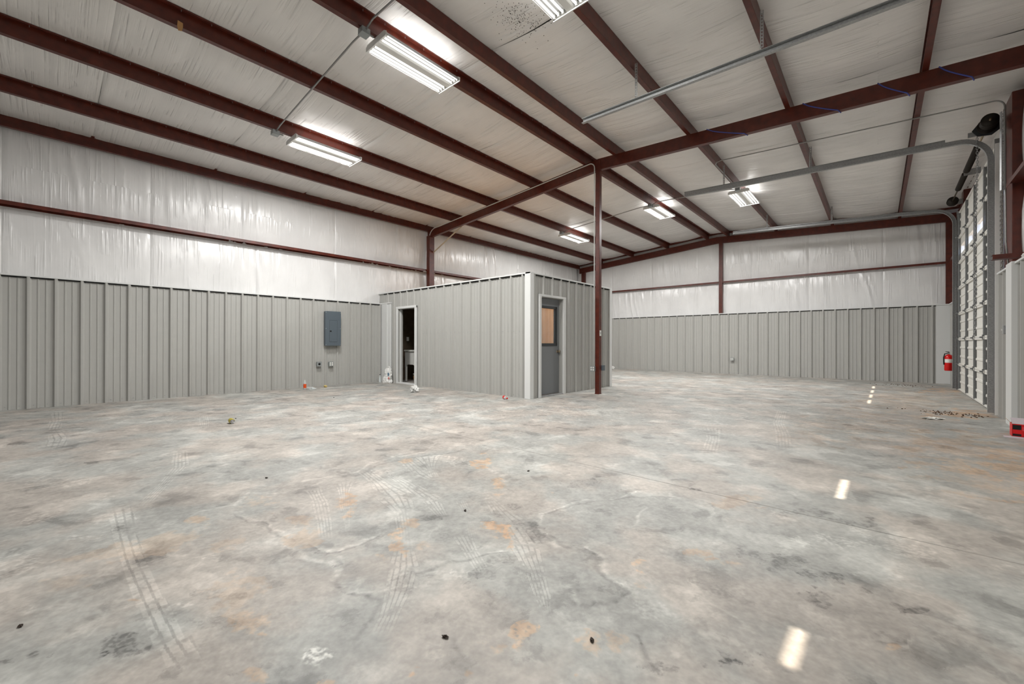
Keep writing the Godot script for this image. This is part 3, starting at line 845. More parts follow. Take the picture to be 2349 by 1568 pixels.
func screws(parent: Node, x0: float, x1: float, phase: float, heights: Array) -> void:
	var st := flat()
	var i := ceili((x0 - phase) / PITCH)
	while phase + i * PITCH + 0.1 < x1:
		for y: float in heights:
			var c := Vector3(phase + i * PITCH + 0.098, y, -0.037)
			prism(st, PackedVector2Array([Vector2(-0.006, -0.003), Vector2(0, -0.0065), Vector2(0.006, -0.003), Vector2(0.006, 0.003), Vector2(0, 0.0065), Vector2(-0.006, 0.003)]), c, c + Vector3(0, 0, 0.006), Vector3.RIGHT, Vector3.UP)
			prism(st, PackedVector2Array([Vector2(-0.006, -0.003), Vector2(0, -0.0065), Vector2(0.006, -0.003), Vector2(0.006, 0.003), Vector2(0, 0.0065), Vector2(-0.006, 0.003)]), c + Vector3(0.15, 0, 0), c + Vector3(0.15, 0, 0.006), Vector3.RIGHT, Vector3.UP)
		i += 1
	tag(put(st, "screw_heads", M.galvanised, parent), "", "", "", "stuff")

func wall(called: String, label: String, t: Transform3D, parent: Node = self) -> Node3D:
	var o := Node3D.new()
	o.name = called
	add_child(o)
	o.transform = t
	tag(o, label, "wall", "", "structure")
	return o

func slabbox(parent: Node, called: String, lo: Vector3, hi: Vector3, m: Material, bevel := 0.0) -> MeshInstance3D:
	return put(box(flat(), lo, hi, bevel), called, m, parent)

func build_walls() -> void:
	# left wall: local x runs from the back corner towards the camera, z into the room
	var length := FRONT_Z - BACK_Z
	var l := wall("wall_left", "long left wall, white insulation above grey ribbed metal wainscot", Transform3D(Basis(Vector3(0, 0, -1), Vector3.UP, Vector3(1, 0, 0)), Vector3(LEFT_X, 0, FRONT_Z)))
	# local x = FRONT_Z - z
	var ph := fposmod(FRONT_Z - 0.2233 - 0.02, PITCH * 3.0)
	liner(l, 0.0, FRONT_Z + 6.2, 0.0, WAINSCOT - 0.02, ph - 3.0 * PITCH)
	screws(l, 6.0, FRONT_Z + 6.2, ph - 3.0 * PITCH, [0.05])
	slabbox(l, "outer_sheet", Vector3(-0.3, -0.14, -0.36), Vector3(length + 0.6, 5.2, -0.3), M.roof)
	cap_strip(l, 0.0, FRONT_Z + 6.2, WAINSCOT)
	slabbox(l, "cap_trim", Vector3(0, WAINSCOT - 0.028, -0.26), Vector3(FRONT_Z + 6.25, WAINSCOT, 0.006), M.trim, 0.002)
	slabbox(l, "backing", Vector3(FRONT_Z + 6.2, 0, -0.06), Vector3(length, 2.1, -0.04), M.board)
	var hang := Node3D.new()
	hang.name = "blanket_run"
	l.add_child(hang)
	hang.position = Vector3(-0.1, 0, -0.25)
	hang_blankets(hang, length + 0.4, [WAINSCOT - 0.1, 3.36, 4.72], func(_x: float): return 0.0, 46, 3.0)
	# back wall: local x = x - LEFT_X
	var b := wall("wall_back", "far end wall, white insulation above grey ribbed metal wainscot", Transform3D(Basis.IDENTITY, Vector3(LEFT_X, 0, BACK_Z)))
	var wide := 1.46 - LEFT_X
	var pb := -8.0035 - LEFT_X - 0.035
	liner(b, 0.0, wide - 0.23, 0.0, WAINSCOT - 0.02, pb - 9.0 * PITCH)
	screws(b, 1.5, wide - 0.25, pb - 9.0 * PITCH, [0.05])
	slabbox(b, "corner_trim", Vector3(wide - 0.25, 0, -0.05), Vector3(wide + 0.06, WAINSCOT - 0.02, -0.012), M.trim, 0.003)
	cap_strip(b, 0.0, wide - 0.25, WAINSCOT)
	slabbox(b, "cap_trim", Vector3(0, WAINSCOT - 0.028, -0.4), Vector3(wide, WAINSCOT, 0.006), M.trim, 0.002)
	slabbox(b, "outer_sheet", Vector3(-0.4, -0.14, -0.62), Vector3(wide + 0.6, 5.6, -0.56), M.roof)
	var hb := Node3D.new()
	hb.name = "blanket_run"
	b.add_child(hb)
	hb.position = Vector3(-0.3, 0, -0.45)
	hang_blankets(hb, wide + 0.7, [WAINSCOT - 0.1, 3.38, 99.0], func(x: float): return purlin_foot(LEFT_X - 0.3 + x) + 0.2, 46, 17.0)
	# front wall behind the camera
	var f := wall("wall_front", "front end wall behind the viewer, white insulation above grey wainscot", Transform3D(Basis(Vector3.UP, PI), Vector3(1.9, 0, FRONT_Z)))
	liner(f, 0.0, 12.6, 0.0, WAINSCOT, 0.0)
	slabbox(f, "outer_sheet", Vector3(-0.4, -0.14, -0.36), Vector3(13.2, 5.6, -0.3), M.roof)
	slabbox(f, "insulation", Vector3(-0.2, WAINSCOT, -0.28), Vector3(12.8, 5.4, -0.24), M.vinyl)

# ------------------------------------------------------------------ steel
func section_z(x: float, y: float, top_dir: float, z0: float, z1: float) -> SurfaceTool:  # a Z purlin; y is its underside
	var st := flat()
	var t := 0.004
	box(st, Vector3(x - t / 2, y, z0), Vector3(x + t / 2, y + 0.2, z1))
	var a := x
	var b := x + 0.065 * top_dir
	box(st, Vector3(minf(a, b), y + 0.2 - t, z0), Vector3(maxf(a, b), y + 0.2, z1))
	box(st, Vector3(b - t / 2, y + 0.182, z0), Vector3(b + t / 2, y + 0.2, z1))
	var c := x - 0.065
	box(st, Vector3(c, y, z0), Vector3(x, y + t, z1))
	box(st, Vector3(c - t / 2, y, z0), Vector3(c + t / 2, y + 0.018, z1))
	return st

func build_frame() -> void:
	var seen_as := ["eave strut along the top of the left wall", "first roof purlin in from the left wall", "second roof purlin in from the left wall, lamps under it", "third roof purlin in from the left wall, tan scrap hanging from it", "roof purlin just left of the ridge, carrying the middle lamp", "roof purlin just right of the ridge, no lamp under it", "roof purlin carrying the lamp cut by the top edge", "roof purlin second from the right wall, door track hangers on it", "roof purlin nearest the overhead door side", "eave strut along the top of the right wall above the overhead door"]
	for i in PURLIN_X.size():
		var x: float = PURLIN_X[i]
		var o: MeshInstance3D
		if i == 0 or i == 9:
			var st := flat()
			var y := purlin_foot(x) - 0.03
			var s := 1.0 if i == 0 else -1.0
			prism(st, PackedVector2Array([Vector2(0, 0), Vector2(0.07, 0), Vector2(0.07, 0.02), Vector2(0.066, 0.02), Vector2(0.066, 0.004), Vector2(0.004, 0.004), Vector2(0.004, 0.206), Vector2(0.07, 0.206), Vector2(0.07, 0.21), Vector2(0, 0.21)]), Vector3(x - 0.07 * s, y, -16.7), Vector3(x - 0.07 * s, y, FRONT_Z), Vector3(s, 0, 0), Vector3.UP)
			o = put(st, "eave_strut", M.steel)
		else:
			o = put(section_z(x, purlin_foot(x), 1.0 if x < RIDGE_X else -1.0, -16.72, FRONT_Z), "purlin", M.steel)
			if x < RIDGE_X:   # tips of the roofing screws under the top flange
				var tips := flat()
				var z := -16.0
				while z < 1.5:
					box(tips, Vector3(x + 0.03, purlin_foot(x) + 0.17, z), Vector3(x + 0.035, purlin_foot(x) + 0.197, z + 0.005))
					z += PITCH
				tag(put(tips, "screw_tips", M.galvanised, o), "", "", "", "stuff")
		tag(o, "red-brown steel " + seen_as[i], "beam", "roof purlins and eave struts")
	# rafters: C sections bent at the ridge
	for fr in [[FRAME_Z, "middle frame", ["dark red rafter from the left wall up to the middle post", "dark red rafter from the middle post to the right, blue cords looped round it"]], [-16.6, "end wall", ["dark red end-wall rafter rising left of the end-wall post", "dark red end-wall rafter falling right of the end-wall post"]], [0.75, "", ["", ""]]]:
		if fr[1] == "": continue
		for side in 2:
			var xa: float = -10.5 if side == 0 else RIDGE_X
			var xb: float = RIDGE_X if side == 0 else 1.7
			var st := flat()
			var t := 0.006
			for piece in [[-0.235, 0.0, -t, 0.0], [-0.235, -0.235 + t, -0.09, -t], [-t, 0.0, -0.09, -t], [-0.235, -0.21, -0.09, -0.09 + t], [-0.025, 0.0, -0.09, -0.09 + t]]:
				var ya := purlin_foot(xa)
				var yb := purlin_foot(xb)
				var z: float = fr[0]
				hexa(st, [Vector3(xa, ya + piece[0], z + piece[2]), Vector3(xb, yb + piece[0], z + piece[2]), Vector3(xb, yb + piece[0], z + piece[3]), Vector3(xa, ya + piece[0], z + piece[3]), Vector3(xa, ya + piece[1], z + piece[2]), Vector3(xb, yb + piece[1], z + piece[2]), Vector3(xb, yb + piece[1], z + piece[3]), Vector3(xa, ya + piece[1], z + piece[3])])
			tag(put(st, "rafter", M.steel), fr[2][side], "beam", "rafters")
	# dark rake angle against the end wall just under the insulation
	for side in 2:
		var xa: float = -10.5 if side == 0 else RIDGE_X
		var xb: float = RIDGE_X if side == 0 else 1.7
		var st := flat()
		var ya := purlin_foot(xa) + 0.12
		var yb := purlin_foot(xb) + 0.12
		hexa(st, [Vector3(xa, ya, -16.72), Vector3(xb, yb, -16.72), Vector3(xb, yb, -16.64), Vector3(xa, ya, -16.64), Vector3(xa, ya + 0.06, -16.72), Vector3(xb, yb + 0.06, -16.72), Vector3(xb, yb + 0.06, -16.64), Vector3(xa, ya + 0.06, -16.64)])
		tag(put(st, "rake_angle", M.steel), "thin dark rake angle under the ceiling at the end wall, %s slope" % ["left", "right"][side], "beam", "rake angles")
	# posts
	var post := thing("steel_post", "square red-brown steel post standing free beside the grey room", "post", at(-4.52, 0, FRAME_Z - 0.045))
	slabbox(post, "shaft", Vector3(-0.05, 0.0, -0.05), Vector3(0.05, purlin_foot(RIDGE_X) - 0.22, 0.05), M.steel, 0.006)
	slabbox(post, "base_plate", Vector3(-0.053, 0, -0.053), Vector3(0.053, 0.01, 0.053), M.steel)
	var cap := flat()
	box(cap, Vector3(-0.07, purlin_foot(RIDGE_X) - 0.24, -0.05), Vector3(0.07, purlin_foot(RIDGE_X) - 0.01, 0.052))
	put(cap, "cap_plate", M.steel, post)
	for c in [[-10.42, FRAME_Z - 0.05, 0.075, 0.09, 4.4, "red-brown wall column rising behind the grey room at the left wall"], [-4.37, -16.66, 0.06, 0.06, 4.82, "red-brown end-wall post in the middle of the far wall"], [-10.3, -16.66, 0.09, 0.06, 4.4, "red-brown corner column at the far left corner"], [1.52, -16.62, 0.1, 0.06, 4.5, "red-brown corner column at the far right corner"]]:
		var st := flat()
		prism(st, PackedVector2Array([Vector2(-c[2], -c[3]), Vector2(c[2], -c[3]), Vector2(c[2], c[3]), Vector2(-c[2], c[3]), Vector2(-c[2], c[3] - 0.006), Vector2(c[2] - 0.006, c[3] - 0.006), Vector2(c[2] - 0.006, -c[3] + 0.006), Vector2(-c[2], -c[3] + 0.006)]), Vector3(c[0], 0, c[1]), Vector3(c[0], c[4], c[1]), Vector3.RIGHT, Vector3(0, 0, 1))
		tag(put(st, "wall_column", M.steel), c[5], "column", "wall columns")
	# girts: channels lying on their side
	girt(Vector3(-10.45, 3.3, FRONT_Z), Vector3(-10.45, 3.3, FRAME_Z + 0.05), Vector3(-1, 0, 0), "long red-brown girt along the left wall up to the wall column")
	girt(Vector3(-10.45, 3.3, FRAME_Z - 0.12), Vector3(-10.45, 3.3, -16.6), Vector3(-1, 0, 0), "red-brown girt on the left wall beyond the wall column")
	girt(Vector3(-10.3, 3.33, -16.6), Vector3(-4.44, 3.33, -16.6), Vector3(0, 0, -1), "red-brown girt on the far wall, left of the end-wall post")
	girt(Vector3(-4.3, 3.33, -16.6), Vector3(1.5, 3.33, -16.6), Vector3(0, 0, -1), "red-brown girt on the far wall, right of the end-wall post")
	# tan diagonal knee brace
	var br := flat()
	var a := Vector3(-10.33, 3.9, FRAME_Z - 0.1)
	var e := Vector3(-9.02, 4.47, FRAME_Z - 0.1)
	var n := (e - a).normalized().cross(Vector3.BACK)
	prism(br, PackedVector2Array([Vector2(-0.022, 0), Vector2(0.022, 0), Vector2(0.022, 0.004), Vector2(-0.018, 0.004), Vector2(-0.018, 0.044), Vector2(-0.022, 0.044)]), a, e, n, Vector3.FORWARD)
	tag(put(br, "knee_brace", M.lumber), "tan diagonal knee brace from the left wall column to the rafter", "brace")

func girt(a: Vector3, b: Vector3, outwards: Vector3, label: String) -> void:
	var st := flat()
	prism(st, PackedVector2Array([Vector2(0, 0), Vector2(0.004, 0), Vector2(0.004, 0.059), Vector2(0.196, 0.059), Vector2(0.196, 0), Vector2(0.2, 0), Vector2(0.2, 0.063), Vector2(0, 0.063)]), a, b, outwards, Vector3.UP)
	tag(put(st, "wall_girt", M.steel), label, "beam", "wall girts")

# ------------------------------------------------------------------ the room within the room
func build_office() -> void:
	var h := 2.487
	var fx0 := LEFT_X + 0.02
	var fx1 := -5.07
	# long side, facing the camera side of the hall; local x = x - LEFT_X
	var f := wall("wall_office_front", "long grey ribbed metal side of the small room, with the dark open doorway", Transform3D(Basis.IDENTITY, Vector3(LEFT_X, 0, -6.25)))
	var ph := fposmod(-7.42 - 0.035 - LEFT_X, PITCH) - PITCH * 3.0
	liner(f, 0.03, 0.73, 0.0, h - 0.02, ph)
	liner(f, 1.57, 5.22, 0.0, h - 0.02, ph)
	liner(f, 0.73, 1.57, 2.03, h - 0.02, ph)
	screws(f, 1.6, 5.2, ph, [0.05, h - 0.1, 1.33])
	cap_strip(f, 0.03, 5.2, h)
	slabbox(f, "inner_board", Vector3(-0.24, WAINSCOT, -0.1), Vector3(0.03, h - 0.002, -0.035), M.siding)
	slabbox(f, "cap_trim", Vector3(-0.24, h - 0.028, -0.12), Vector3(5.345, h, 0.008), M.trim, 0.002)
	slabbox(f, "corner_trim", Vector3(5.2, 0, -0.03), Vector3(5.345, h - 0.002, 0.005), M.trim, 0.003)
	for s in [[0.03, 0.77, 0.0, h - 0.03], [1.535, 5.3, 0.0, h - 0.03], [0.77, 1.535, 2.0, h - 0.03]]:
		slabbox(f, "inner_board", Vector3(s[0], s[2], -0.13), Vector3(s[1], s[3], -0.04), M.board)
	# doorway without a leaf
	var d := thing("door_1", "open dark doorway with pale metal casing in the long side of the grey room", "doorway", at(LEFT_X, 0, -6.25), "", "structure")
	slabbox(d, "casing", Vector3(0.69, 0, -0.02), Vector3(0.775, 2.05, 0.014), M.trim, 0.003)
	slabbox(d, "casing", Vector3(1.53, 0, -0.02), Vector3(1.61, 2.05, 0.014), M.trim, 0.003)
	slabbox(d, "casing", Vector3(0.69, 1.995, -0.021), Vector3(1.61, 2.055, 0.015), M.trim, 0.003)
	slabbox(d, "jamb", Vector3(0.765, 0, -0.15), Vector3(0.775, 2.0, -0.01), M.siding)
	slabbox(d, "jamb", Vector3(1.53, 0, -0.15), Vector3(1.54, 2.0, -0.01), M.siding)
	slabbox(d, "jamb", Vector3(0.765, 1.99, -0.15), Vector3(1.54, 2.0, -0.01), M.siding)
	slabbox(d, "door_stop", Vector3(0.775, 0, -0.1), Vector3(0.79, 1.99, -0.06), M.trim)
	slabbox(d, "threshold", Vector3(0.74, 0, -0.14), Vector3(1.56, 0.03, 0.02), M.trim, 0.004)
	# short side; local x = -6.25 - z
	var sd := wall("wall_office_side", "short grey ribbed metal side of the small room, with the grey windowed door", Transform3D(Basis(Vector3(0, 0, -1), Vector3.UP, Vector3(1, 0, 0)), Vector3(fx1, 0, -6.25)))
	var deep := 3.29
	ph = fposmod(7.62 - 6.25 - 0.035, PITCH) - PITCH * 3.0
	liner(sd, 0.1, 0.33, 0.0, h - 0.02, ph)
	liner(sd, 1.17, deep, 0.0, h - 0.02, ph)
	liner(sd, 0.33, 1.17, 2.06, h - 0.02, ph)
	cap_strip(sd, 0.1, deep - 0.1, h)
	slabbox(sd, "cap_trim", Vector3(-0.008, h - 0.028, -0.12), Vector3(deep + 0.01, h, 0.008), M.trim, 0.002)
	slabbox(sd, "corner_trim", Vector3(-0.006, 0, -0.03), Vector3(0.11, h - 0.002, 0.006), M.trim, 0.003)
	slabbox(sd, "corner_trim", Vector3(deep - 0.1, 0, -0.03), Vector3(deep + 0.01, h - 0.002, 0.006), M.trim, 0.003)
	for s in [[0.04, 0.34, 0.0, h - 0.03], [1.12, deep, 0.0, h - 0.03], [0.34, 1.12, 2.04, h - 0.03]]:
		slabbox(sd, "inner_board", Vector3(s[0], s[2], -0.13), Vector3(s[1], s[3], -0.04), M.plywood)
	var bk := wall("wall_office_back", "hidden far side of the small grey room", Transform3D(Basis(Vector3.UP, PI), Vector3(fx1, 0, -6.25 - deep)))
	liner(bk, 0.0, 5.3, 0.0, h - 0.02, 0.0)
	slabbox(bk, "inner_board", Vector3(0, 0, -0.1), Vector3(5.3, h - 0.03, -0.04), M.board)
	for i in 15:   # upright boards lining the office, seen through the door's pane
		var bx := 0.12 + i * 0.2
		slabbox(bk, "board", Vector3(bx, 0.0, -0.125 - 0.012 * (i % 3)), Vector3(bx + 0.194, 2.4, -0.101), M.plywood, 0.002)
	var pt := wall("wall_office_partition", "hidden partition inside the small grey room", at(-8.3, 0, -6.38))
	slabbox(pt, "board", Vector3(-0.05, 0, -3.05), Vector3(0.05, h - 0.03, 0.0), M.board)
	var lid := Node3D.new()
	lid.name = "ceiling_office"
	add_child(lid)
	tag(lid, "plywood lid over the small grey room", "ceiling", "", "structure")
	slabbox(lid, "board", Vector3(LEFT_X + 0.05, h - 0.06, -6.25 - deep + 0.05), Vector3(fx1 - 0.05, h - 0.03, -6.3), M.plywood)
	# the grey windowed door in the short side
	var o := thing("door_2", "grey metal door with a dark-framed upper window beside the free-standing post", "door", Transform3D(Basis(Vector3(0, 0, -1), Vector3.UP, Vector3(1, 0, 0)), Vector3(fx1, 0, -6.25)), "", "structure")
	slabbox(o, "casing", Vector3(0.28, 0, -0.02), Vector3(0.345, 2.075, 0.018), M.trim, 0.003)
	slabbox(o, "casing", Vector3(1.12, 0, -0.02), Vector3(1.21, 2.075, 0.018), M.trim, 0.003)
	slabbox(o, "casing", Vector3(0.28, 2.035, -0.021), Vector3(1.21, 2.08, 0.019), M.trim, 0.003)
	slabbox(o, "jamb", Vector3(0.335, 0, -0.15), Vector3(0.345, 2.04, -0.01), M.door_grey)
	slabbox(o, "jamb", Vector3(1.115, 0, -0.15), Vector3(1.13, 2.04, -0.01), M.siding)
	slabbox(o, "jamb", Vector3(0.335, 2.03, -0.15), Vector3(1.13, 2.04, -0.01), M.siding)
	slabbox(o, "threshold", Vector3(0.32, 0, -0.15), Vector3(1.15, 0.022, 0.01), M.galvanised, 0.003)
	var leaf := flat()
	var y0 := 1.06
	var y1 := 1.85
	for b in [[0.35, 1.11, 0.03, y0], [0.35, 1.11, y1, 2.025], [0.35, 0.42, y0, y1], [1.0, 1.11, y0, y1]]:
		box(leaf, Vector3(b[0], b[2], -0.145), Vector3(b[1], b[3], -0.1))
	var lf := put(leaf, "leaf", M.door_grey, o)
	var fr := flat()
	for b in [[0.41, 1.03, y0 - 0.025, y0 + 0.03], [0.41, 1.03, y1 - 0.03, y1 + 0.02], [0.41, 0.45, y0, y1], [0.98, 1.03, y0, y1]]:
		box(fr, Vector3(b[0], b[2], -0.15), Vector3(b[1], b[3], -0.085), 0.004)
	put(fr, "window_frame", M.frame_dark, lf)
	slabbox(lf, "window_pane", Vector3(0.44, y0 + 0.01, -0.125), Vector3(0.99, y1 - 0.01, -0.12), M.glass)
	var kn := soft()
	lathe(kn, [Vector2(0, 0.07), Vector2(0.022, 0.066), Vector2(0.029, 0.05), Vector2(0.024, 0.034), Vector2(0.011, 0.026), Vector2(0.011, 0.008), Vector2(0.032, 0.006), Vector2(0.032, 0.0)], Vector3(1.055, 0.915, -0.1), 16, Basis(Vector3.RIGHT, PI / 2))
	put(kn, "door_knob", M.brass, lf)
	# unseen bulb added to brighten the boards behind the door pane
	var bulb := thing("added_bulb", "added unseen bulb inside the small grey room, brightening its boards", "lamp", at(-6.4, 2.3, -7.7))
	put(lathe(soft(), [Vector2(0, -0.05), Vector2(0.03, -0.035), Vector2(0.03, 0.0), Vector2(0.015, 0.05), Vector2(0, 0.05)]), "bulb", M.tube, bulb)
	put(lathe(soft(), [Vector2(0, 0.04), Vector2(0.05, 0.04), Vector2(0.05, 0.12), Vector2(0, 0.12)]), "socket", M.white, bulb)
	var ol := OmniLight3D.new()
	ol.name = "added_bulb_light"
	ol.light_energy = OFFICE
	ol.light_color = Color(1.0, 0.95, 0.87)
	ol.light_size = 0.03
	ol.omni_range = 12.0
	ol.omni_attenuation = 2.0
	ol.shadow_enabled = true
	bulb.add_child(ol)
	# pale boxed-out chase in the corner between left wall and the small room
	var ch := wall("trim_1", "pale boxed-out metal chase in the corner by the dark doorway", at(LEFT_X, 0, -6.25))
	slabbox(ch, "chase_face", Vector3(-0.03, 0, -0.03), Vector3(0.28, WAINSCOT - 0.004, 0.03), M.trim, 0.004)
	slabbox(ch, "chase_lip", Vector3(0.28, 0, -0.03), Vector3(0.42, WAINSCOT - 0.004, 0.012), M.trim, 0.004)
	slabbox(ch, "cap_trim", Vector3(-0.05, WAINSCOT - 0.022, -0.03), Vector3(0.43, WAINSCOT + 0.006, 0.036), M.trim, 0.002)
	utility_sink()

func utility_sink() -> void:
	var s := thing("utility_sink", "white plastic utility sink with arched apron inside the dark doorway", "sink", at(-9.83, 0, -7.06))
	var rim := flat()
	for b in [[-0.3, 0.3, 0.23, 0.3], [-0.3, 0.3, -0.3, -0.2], [-0.3, -0.25, -0.2, 0.23], [0.25, 0.3, -0.2, 0.23]]:
		box(rim, Vector3(b[0], 0.845, b[2]), Vector3(b[1], 0.885, b[3]), 0.008)
	put(rim, "rim", M.plastic_white, s)
	var tub := flat()
	var top := [Vector2(-0.27, -0.25), Vector2(0.27, -0.25), Vector2(0.27, 0.26), Vector2(-0.27, 0.26)]
	for i in 4:
		var p: Vector2 = top[i]
		var q: Vector2 = top[(i + 1) % 4]
		quad(tub, Vector3(p.x, 0.85, p.y), Vector3(q.x, 0.85, q.y), Vector3(q.x * 0.85, 0.5, q.y * 0.85), Vector3(p.x * 0.85, 0.5, p.y * 0.85))
	box(tub, Vector3(-0.23, 0.49, -0.215), Vector3(0.23, 0.5, 0.22))
	put(tub, "basin", M.plastic_white, s)
	# apron with an arched lower edge
	var ap := PackedVector2Array([Vector2(-0.29, 0.85), Vector2(-0.29, 0.4), Vector2(-0.24, 0.4)])
	ap.append_array([Vector2(-0.215, 0.45), Vector2(-0.16, 0.475), Vector2(0.1, 0.475), Vector2(0.16, 0.45), Vector2(0.2, 0.4), Vector2(0.29, 0.4), Vector2(0.29, 0.85)])
	put(prism(flat(), ap, Vector3(0, 0, 0.24), Vector3(0, 0, 0.262), Vector3.RIGHT, Vector3.UP), "apron", M.plastic_white, s)
	for x: float in [-0.265, 0.265]:
		for z: float in [-0.25, 0.235]:
			slabbox(s, "leg", Vector3(x - 0.025, 0, z - 0.025), Vector3(x + 0.025, 0.5, z + 0.025), M.plastic_white, 0.008)
	var fa := soft()
	tube(fa, [Vector3(-0.12, 0.88, -0.25), Vector3(-0.12, 1.0, -0.25), Vector3(-0.12, 1.09, -0.2), Vector3(-0.12, 1.1, -0.12), Vector3(-0.12, 1.05, -0.08)], 0.012, 8)
	put(fa, "spout", M.chrome, s)
	for x: float in [-0.2, -0.04]:
		put(lathe(soft(), [Vector2(0, 0.96), Vector2(0.025, 0.95), Vector2(0.025, 0.93), Vector2(0.012, 0.92), Vector2(0.012, 0.88), Vector2(0, 0.88)], Vector3(x, 0, -0.25), 12), "tap", M.chrome, s)
	var b := thing("paint_bucket", "small pale labelled bucket under the utility sink", "bucket", at(-9.78, 0, -6.98))
	put(lathe(soft(), [Vector2(0, 0), Vector2(0.1, 0.0), Vector2(0.115, 0.2), Vector2(0.12, 0.2), Vector2(0.12, 0.215), Vector2(0.1, 0.215), Vector2(0.095, 0.02), Vector2(0, 0.02)]), "pail", M.plastic_white, b)
	put(lathe(soft(), [Vector2(0.11, 0.07), Vector2(0.1165, 0.15), Vector2(0.1165, 0.152)]), "label_band", M.cardboard, b)
	var wo := thing("wall_outlet", "white outlet plate on the wall inside the dark doorway", "outlet", at(-10.36, 1.2, -7.05))
	slabbox(wo, "cover_plate", Vector3(0.0, -0.06, -0.04), Vector3(0.008, 0.06, 0.04), M.plastic_white, 0.002)
	slabbox(wo, "receptacle", Vector3(0.006, -0.045, -0.018), Vector3(0.012, -0.005, 0.018), M.white, 0.002)
	slabbox(wo, "receptacle", Vector3(0.006, 0.005, -0.018), Vector3(0.012, 0.045, 0.018), M.white, 0.002)

# ------------------------------------------------------------------ right wall, overhead doors
func build_right_wall() -> void:
	var face := Transform3D(right.basis * Basis(Vector3(0, 0, 1), Vector3.UP, Vector3(-1, 0, 0)), right.origin)  # local x = distance from the far corner, z into the room
	var w := wall("wall_right", "right wall of grey ribbed wainscot with overhead doors set in it", face)
	var far := 25.8
	liner(w, 0.0, 1.62, 0.0, WAINSCOT - 0.02, -0.1)
	liner(w, 6.62, 7.5, 0.0, WAINSCOT - 0.02, 6.62 - PITCH * 3.0 + 0.02)
	liner(w, 7.8, 10.75, 0.0, WAINSCOT - 0.02, 7.74)
	liner(w, 15.7, far, 0.0, WAINSCOT - 0.02, 15.7)
	slabbox(w, "pier_trim", Vector3(7.46, 0, -0.04), Vector3(7.8, WAINSCOT + 0.01, 0.035), M.trim, 0.004)
	for s in [[0.0, 1.62], [6.6, 7.48], [7.8, 10.75], [15.7, far]]:
		slabbox(w, "cap_trim", Vector3(s[0], WAINSCOT - 0.028, -0.2), Vector3(s[1], WAINSCOT, 0.008), M.trim, 0.002)
	for s in [[-0.4, 1.7], [6.5, 10.8], [15.65, far + 0.3]]:
		slabbox(w, "outer_sheet", Vector3(s[0], -0.14, -0.36), Vector3(s[1], 5.2, -0.3), M.roof)
	for s in [[1.7, 6.5], [10.8, 15.65]]:
		slabbox(w, "outer_sheet", Vector3(s[0], 4.2, -0.36), Vector3(s[1], 5.2, -0.3), M.roof)
	for s in [[7.0, 3.8], [15.7, far - 15.7]]:
		var h := Node3D.new()
		h.name = "blanket_run"
		w.add_child(h, true)
		h.position = Vector3(s[0], 0, -0.22)
		hang_blankets(h, s[1], [WAINSCOT - 0.1, 3.36, 4.75], func(_x: float): return 0.0, 40, 51.0)
	for s in [[1.5, 6.7], [10.6, 15.8]]:
		slabbox(w, "insulation", Vector3(s[0], 4.42, -0.26), Vector3(s[1], 4.9, -0.2), M.vinyl)
	var fs := Node3D.new()
	fs.name = "blanket_run"
	w.add_child(fs, true)
	fs.position = Vector3(-0.3, 0, -0.22)
	hang_blankets(fs, 1.85, [WAINSCOT - 0.1, 3.36, 4.75], func(_x: float): return 0.0, 40, 71.0)
	# steel round the doors
	for j in [[1.62, 1.93, "red-brown far jamb column of the overhead door"], [6.43, 7.05, "wide red-brown near jamb column of the overhead door"]]:
		var st := flat()
		box(st, Vector3(0.08, 0, j[0]), Vector3(0.31, 4.75, j[1]), 0.006)
		var o := put(st, "door_jamb", M.steel)
		o.transform = right
		tag(o, j[2], "column", "door jambs")
	for j in [[10.6, 11.0], [15.5, 15.9]]:
		var st := flat()
		box(st, Vector3(0.08, 0, j[0]), Vector3(0.31, 4.75, j[1]), 0.006)
		var o := put(st, "door_jamb", M.steel)
		o.transform = right
		tag(o, "red-brown jamb column of the nearer overhead door, out of view", "column", "door jambs")
	for j in [[1.94, 6.42, "red-brown header beam over the overhead door"], [11.01, 15.49, "red-brown header beam over the nearer overhead door, out of view"]]:
		var st := flat()
		box(st, Vector3(0.09, 4.21, j[0]), Vector3(0.19, 4.41, j[1]), 0.006)
		var o := put(st, "door_header", M.steel)
		o.transform = right
		tag(o, j[2], "beam", "door headers")
	girt(right * Vector3(0.02, 3.36, 7.06), right * Vector3(0.02, 3.36, 10.6), right.basis.x, "red-brown girt on the right wall nearest the viewer")
	girt(right * Vector3(0.02, 3.36, 0.05), right * Vector3(0.02, 3.36, 1.6), right.basis.x, "short red-brown girt between far right corner and overhead door")
	var stub := flat()
	prism(stub, PackedVector2Array([Vector2(0, 0), Vector2(0.15, 0), Vector2(0.15, 0.004), Vector2(0.004, 0.004), Vector2(0.004, 0.061), Vector2(0.15, 0.061), Vector2(0.15, 0.065), Vector2(0, 0.065)]), Vector3(1.22, 2.3, -8.9), Vector3(1.68, 2.3, -8.9), Vector3.BACK * -1.0, Vector3.UP)
	tag(put(stub, "bracket_stub", M.steel), "short red-brown steel stub jutting out above the right wainscot", "bracket")
	overhead_door("door_3", "tall white sectional overhead door with grey stiles and a row of small windows", 1.86, [1.95, 3.17, 4.3, 5.4], 6.5, [[2.04, 0.62], [3.26, 0.62], [4.39, 0.62], [5.49, 0.62]], true)
	overhead_door("door_4", "nearer white sectional overhead door, out of view", 10.95, [11.0, 12.1, 13.3, 14.4], 15.55, [[11.86, 0.55], [14.22, 0.25]], false)
	track("far galvanised track of the overhead door, curving under the ceiling", 1.76, -1.0, 4.63, -4.92)
	track("near galvanised track of the overhead door, curving under the ceiling", 6.45, 1.0, 4.55, -4.76)
